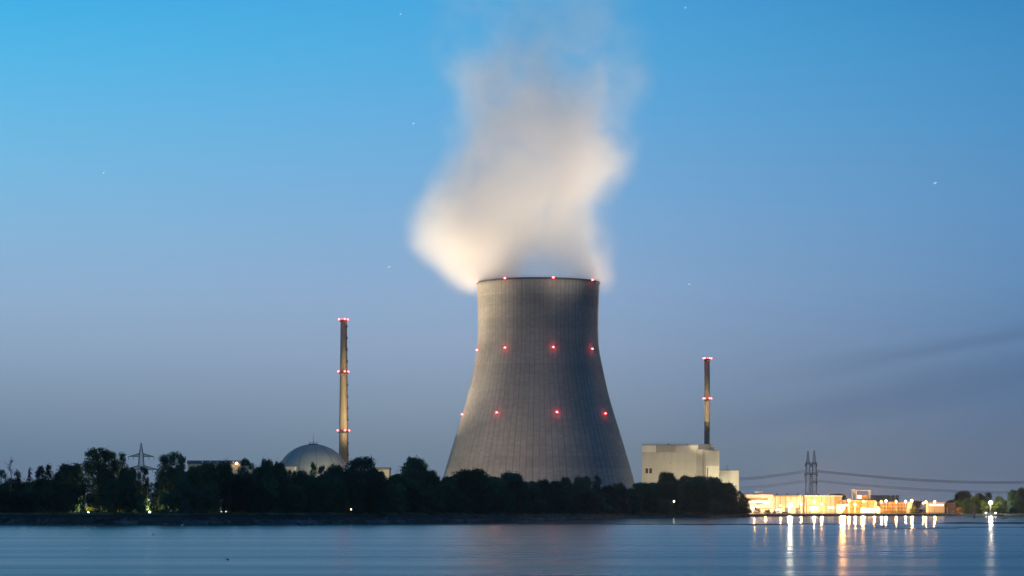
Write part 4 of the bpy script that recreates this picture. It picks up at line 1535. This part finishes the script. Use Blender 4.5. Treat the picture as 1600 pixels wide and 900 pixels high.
x = -14.0
k_ = 0
while x < 1168:
    if not any(a < x < b_ for a, b_ in gaps):
        ramp_ = min(1, (1172 - x) / 90.0)
        yt = mass(x) + 16 + tr_rnd.uniform(-10, 12) + (1 - ramp_) * 6
        tree(('shrub', 'shrub', 'round')[k_ % 3], x, yt, max(11, fit(x, tr_rnd.uniform(38, 50))), 'dark rounded bushy tree low in the tree belt along the far bank', back=(15 if k_ % 2 else 40), group=FILL, name='bushy_tree')
    else:
        tree('shrub', x, 797.5 + tr_rnd.uniform(-2, 1), 13, 'knee-high dark bush in a lit gap of the left tree belt', back=15, group='low bushes in the lit gaps', name='bush', cat='bush')
    x += tr_rnd.uniform(9, 13)
    k_ += 1
x = -20.0
while x < 1160:     # second row behind
    yt = mass(x) + tr_rnd.uniform(-4, 9)
    w_ = fit(x, tr_rnd.uniform(34, 50))
    if w_ > 14:
        tree('round', x, yt, w_, 'dark rounded bushy tree low in the tree belt along the far bank', back=58, group=FILL, name='bushy_tree')
    x += tr_rnd.uniform(11, 16)
# lit leaves close to the yellow lamps
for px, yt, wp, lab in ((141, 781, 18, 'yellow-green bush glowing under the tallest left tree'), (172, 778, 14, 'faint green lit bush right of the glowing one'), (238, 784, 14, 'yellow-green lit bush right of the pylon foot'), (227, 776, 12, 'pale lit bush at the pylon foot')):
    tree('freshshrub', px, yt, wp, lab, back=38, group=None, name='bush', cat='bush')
for px, lab in ((139, 'low yellow lamp lighting the glowing bush under the tallest left tree'), (234, 'low yellow lamp lighting the bush right of the pylon foot')):
    o = path_lamp(px, 801.5, shore(px) + 31, lab, 12000, .3)
# right bank
RT = [
    ('freshshrub', 1157, 793, 12, 'small lit green bush at the end of the tree belt', 1775, 'bush'),
    ('freshshrub', 1168, 796, 9, 'small yellow-green bush right of the belt end', 1800, 'bush'),
    ('dry', 1182.5, 791, 13, 'round orange-brown bush in front of the long hall', 1845, 'bush'),
    ('dry', 1199, 796, 13, 'second brown bush in front of the long hall', 1862, 'bush'),
    ('dry', 1213, 797.5, 15, 'flat brown bush left of the white floodlight', 1872, 'bush'),
    ('dry', 1227, 799, 14, 'flat brown bush below the white floodlight', 1880, 'bush'),
    ('conifer', 1248.3, 785.5, 7, 'tiny conical tree against the white hall wall', 2000, 'tree'),
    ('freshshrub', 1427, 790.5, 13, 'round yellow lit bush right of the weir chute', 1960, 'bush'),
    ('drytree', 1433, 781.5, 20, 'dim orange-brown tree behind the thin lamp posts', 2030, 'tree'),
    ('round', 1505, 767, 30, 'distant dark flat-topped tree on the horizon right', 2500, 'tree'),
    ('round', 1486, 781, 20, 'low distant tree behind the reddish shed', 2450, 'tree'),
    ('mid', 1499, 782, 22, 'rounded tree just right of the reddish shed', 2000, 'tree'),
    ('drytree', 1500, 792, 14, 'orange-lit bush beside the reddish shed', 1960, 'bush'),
    ('mid', 1515, 778, 22, 'tree below the distant flat-topped tree', 2010, 'tree'),
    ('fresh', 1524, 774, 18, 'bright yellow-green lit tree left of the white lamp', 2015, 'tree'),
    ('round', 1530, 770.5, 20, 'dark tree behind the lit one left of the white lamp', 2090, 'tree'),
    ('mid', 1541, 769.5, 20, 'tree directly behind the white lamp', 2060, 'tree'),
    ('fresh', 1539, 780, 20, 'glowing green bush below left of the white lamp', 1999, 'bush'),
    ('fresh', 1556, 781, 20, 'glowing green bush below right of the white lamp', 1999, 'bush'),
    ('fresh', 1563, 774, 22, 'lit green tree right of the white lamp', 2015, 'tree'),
    ('mid', 1573, 780, 22, 'dim tree between lit tree and tall dark pair', 2000, 'tree'),
    ('round', 1583, 765, 20, 'tall dark tree left one of the pair at the right edge', 1990, 'tree'),
    ('round', 1598, 761.5, 26, 'tallest dark tree at the right edge of the photo', 1985, 'tree'),
    ('round', 1622, 764, 34, 'dark tree just beyond the right edge', 1990, 'tree'),
]
for kind, px, yt, wp, lab, dist, cat in RT:
    tree(kind, px, yt, wp, lab, dist=dist, name='bush' if cat == 'bush' else 'tree', cat=cat)
for k_, px in enumerate((1496, 1508, 1520, 1532, 1562, 1572, 1582, 1592, 1603)):
    tree('shrub', px, 791 + tr_rnd.uniform(-5, 3), 17, 'dark low bush at the foot of the right bank trees', dist=1975 + (k_ % 2) * 30, group='low bushes under the right trees', name='bush', cat='bush')

# far wooded horizon behind everything
fr = random.Random(9)
far = MB()
for i in range(9000):
    px = fr.uniform(-300, 1900)
    dd_ = fr.uniform(3600, 3900)
    hh = (7 + 3 * sin(px * .03) + 2.5 * sin(px * .011 + 2)) * fr.random()
    c = Vector((X(px, dd_), dd_, GZ + hh))
    s = fr.uniform(2, 4)
    k = len(far.v)
    far.v += [(c.x - s, c.y, c.z - s * .6), (c.x + s, c.y + fr.uniform(-2, 2), c.z - s * .5), (c.x + s * .4, c.y, c.z + s * .7), (c.x - s * .6, c.y, c.z + s * .5)]
    far.f.append((k, k + 1, k + 2, k + 3))
tag(far.build('distant_woods', 'leaf_dark'), 'low dark line of far-off woods along the horizon', 'woods', None, 'stuff')

# grass tufts on the embankment crest
gr = random.Random(12)
tuft = MB()
for i in range(15000):
    px = gr.uniform(-60, 1170)
    off = gr.uniform(10.5, 15)
    dd_ = shore(px) + off
    zt = dike_top(shore(px))
    bx_, s = X(px, dd_), gr.uniform(.25, .7) * (1.5 if gr.random() < .08 else 1)
    zz = zt - (.25 if off < 12 else 0) - .05
    k = len(tuft.v)
    w_ = gr.uniform(.12, .35)
    tuft.v += [(bx_ - w_, dd_, zz), (bx_ + w_, dd_ + gr.uniform(-.2, .2), zz), (bx_ + gr.uniform(-.3, .3), dd_, zz + s)]
    tuft.f.append((k, k + 1, k + 2))
tag(tuft.build('grass', 'dike_grass'), 'rough grass along the crest of the far bank', 'grass', None, 'stuff')


# ------------------------------------------------------------------ birds, buoy
def bird(px, py_, label, mat='bird_dark', s=1.0, group='birds resting on the water'):
    d_ = 5 * F / (py_ - HZ)
    z0 = .07
    bm = bmesh.new()
    me = bpy.data.meshes.new('bird')
    mb = MB()
    ring = [(-.34, .16, .02), (-.24, .16, .08), (-.08, .15, .14), (.10, .16, .14), (.22, .22, .09), (.27, .34, .055), (.29, .42, .07), (.36, .43, .065), (.42, .42, .03), (.50, .41, .012)]
    n = 8
    for (x_, z_, r_) in ring:
        for j in range(n):
            a = 2 * pi * j / n
            mb.v.append((x_ * s, cos(a) * r_ * s, (z_ + sin(a) * r_) * s))
    for i in range(len(ring) - 1):
        for j in range(n):
            a, b_ = i * n + j, i * n + (j + 1) % n
            mb.f.append((a, b_, b_ + n, a + n))
    mb.f.append(tuple(reversed(range(n)))); mb.f.append(tuple((len(ring) - 1) * n + j for j in range(n)))
    bm.free()
    o = mb.build('bird', mat, None, True, (X(px, d_), d_, z0 - .04))
    o.rotation_euler = (0, 0, tr_rnd.uniform(-.6, .6) + (pi if tr_rnd.random() < .5 else 0))
    return tag(o, label, 'bird', group)


for xs, yy, lab in (([467, 471, 476, 480, 486], 821.4, 'small dark waterbird in the cluster on the mud below the dome'),
                    ([1366, 1370, 1379, 1383, 1389, 1399, 1403], 824.0, 'small dark waterbird resting on the mud below the weir wall')):
    for xx in xs:
        bird(xx + tr_rnd.uniform(-1, 1), yy + tr_rnd.uniform(-.5, .8), lab, 'bird_dark', 1.2)
bird(284.5, 822.0, 'tiny white bird on the water below the left pylon', 'bird_white', 1.2)
bird(239.5, 836.8, 'small dark bird swimming at left in open water', 'bird_dark', .75)
bird(355.5, 875.8, 'faint dark bird low in the water left of centre', 'bird_dark', .5)
bird(362, 836.6, 'smaller dark bird swimming right of another at left', 'bird_dark', .5)
bu = empty('buoy', (X(1522, 1500), 1500, 0), 'small dark marker buoy in the water left of the white lamp reflection', 'buoy')
MB().lathe([(.01, -.3), (.6, -.2), (.6, .5), (.25, .9), (.18, 1.7), (.01, 1.75)], 12).build('float_body', 'bird_dark', bu)
MB().lathe([(.01, 1.76), (.42, 1.8), (.42, 2.4), (.01, 2.6)], 10).build('top_mark', 'bird_dark', bu)
stump = MB().tube([(0, 0, -.3), (1.4, 0, .35), (3.6, .3, .7), (4.6, .3, 1.1)], [.15, .3, .22, .1], 6)
tag(stump.build('driftwood', 'bark', None, False, (X(1563, 1330), 1330, 0)), 'dark driftwood branch lying in the water at the right', 'driftwood')

# ------------------------------------------------------------------ short star trails
for (sx_, sy_, ang, ln, where) in ((1461, 286, 28, 5.0, 'high on the right'), (608, 417, 25, 4.0, 'left of the steam'), (646, 193, 20, 3.0, 'at the left edge of the steam'),
                                   (626, 22, 30, 3.2, 'near the top left of the steam'), (162, 270, 40, 3.0, 'in the left sky'), (1077, 444, 10, 3.0, 'right of the tower'), (1071, 12, 25, 3.2, 'at the top right of the steam')):
    D_ = 30000.0
    c = P(sx_, sy_, D_)
    hl_ = ln / F * D_ / 2
    a = rad(ang)
    v_ = Vector((cos(a), 0, sin(a))) * hl_
    st_ = MB().tube([tuple(-v_), tuple(v_)], (.5 if sx_ > 1400 else .34) / F * D_, 6)
    tag(st_.build('star', 'star', None, False, c), 'short white star trail ' + where, 'star')

# rocks along the foot of the far bank
rk = random.Random(21)
rocks = MB()
for i in range(1500):
    px = rk.uniform(-60, 1500)
    dd_ = shore(px) + rk.uniform(-3, 7)
    zt = dike_top(shore(px))
    z_ = max(0, (dd_ - shore(px)) / 12 * zt)
    s_ = rk.uniform(.25, .75)
    k0 = len(rocks.v)
    rocks.ball((0, 0, 0), s_, 3, rk.uniform(.8, 1.8), 1, rk.uniform(.5, .9))
    for q_ in range(k0, len(rocks.v)):
        v_ = rocks.v[q_]
        rocks.v[q_] = (X(px, dd_) + v_[0] * rk.uniform(.8, 1.2), dd_ + v_[1], z_ + v_[2] * rk.uniform(.8, 1.2))
tag(rocks.build('rocks', 'berm'), 'loose dark rocks at the foot of the far bank', 'rocks', None, 'stuff')

# thin dusk haze
hz_o = MB().span(-3200, 3200, -60, 4600, -4, 460).build('haze', 'water')
tag(hz_o, 'thin dusk haze over the river and the plant', 'haze', None, 'stuff')
hm = bpy.data.materials.new('haze')
hm.use_nodes = True
hn = hm.node_tree.nodes
hn.clear()
ho = hn.new('ShaderNodeOutputMaterial')
hv = hn.new('ShaderNodeVolumePrincipled')
hv.inputs['Color'].default_value = (.82, .86, .92, 1)
hv.inputs['Density'].default_value = 1.8e-5
hv.inputs['Anisotropy'].default_value = .8
hm.node_tree.links.new(hv.outputs[0], ho.inputs['Volume'])
hz_o.data.materials.clear()
hz_o.data.materials.append(hm)
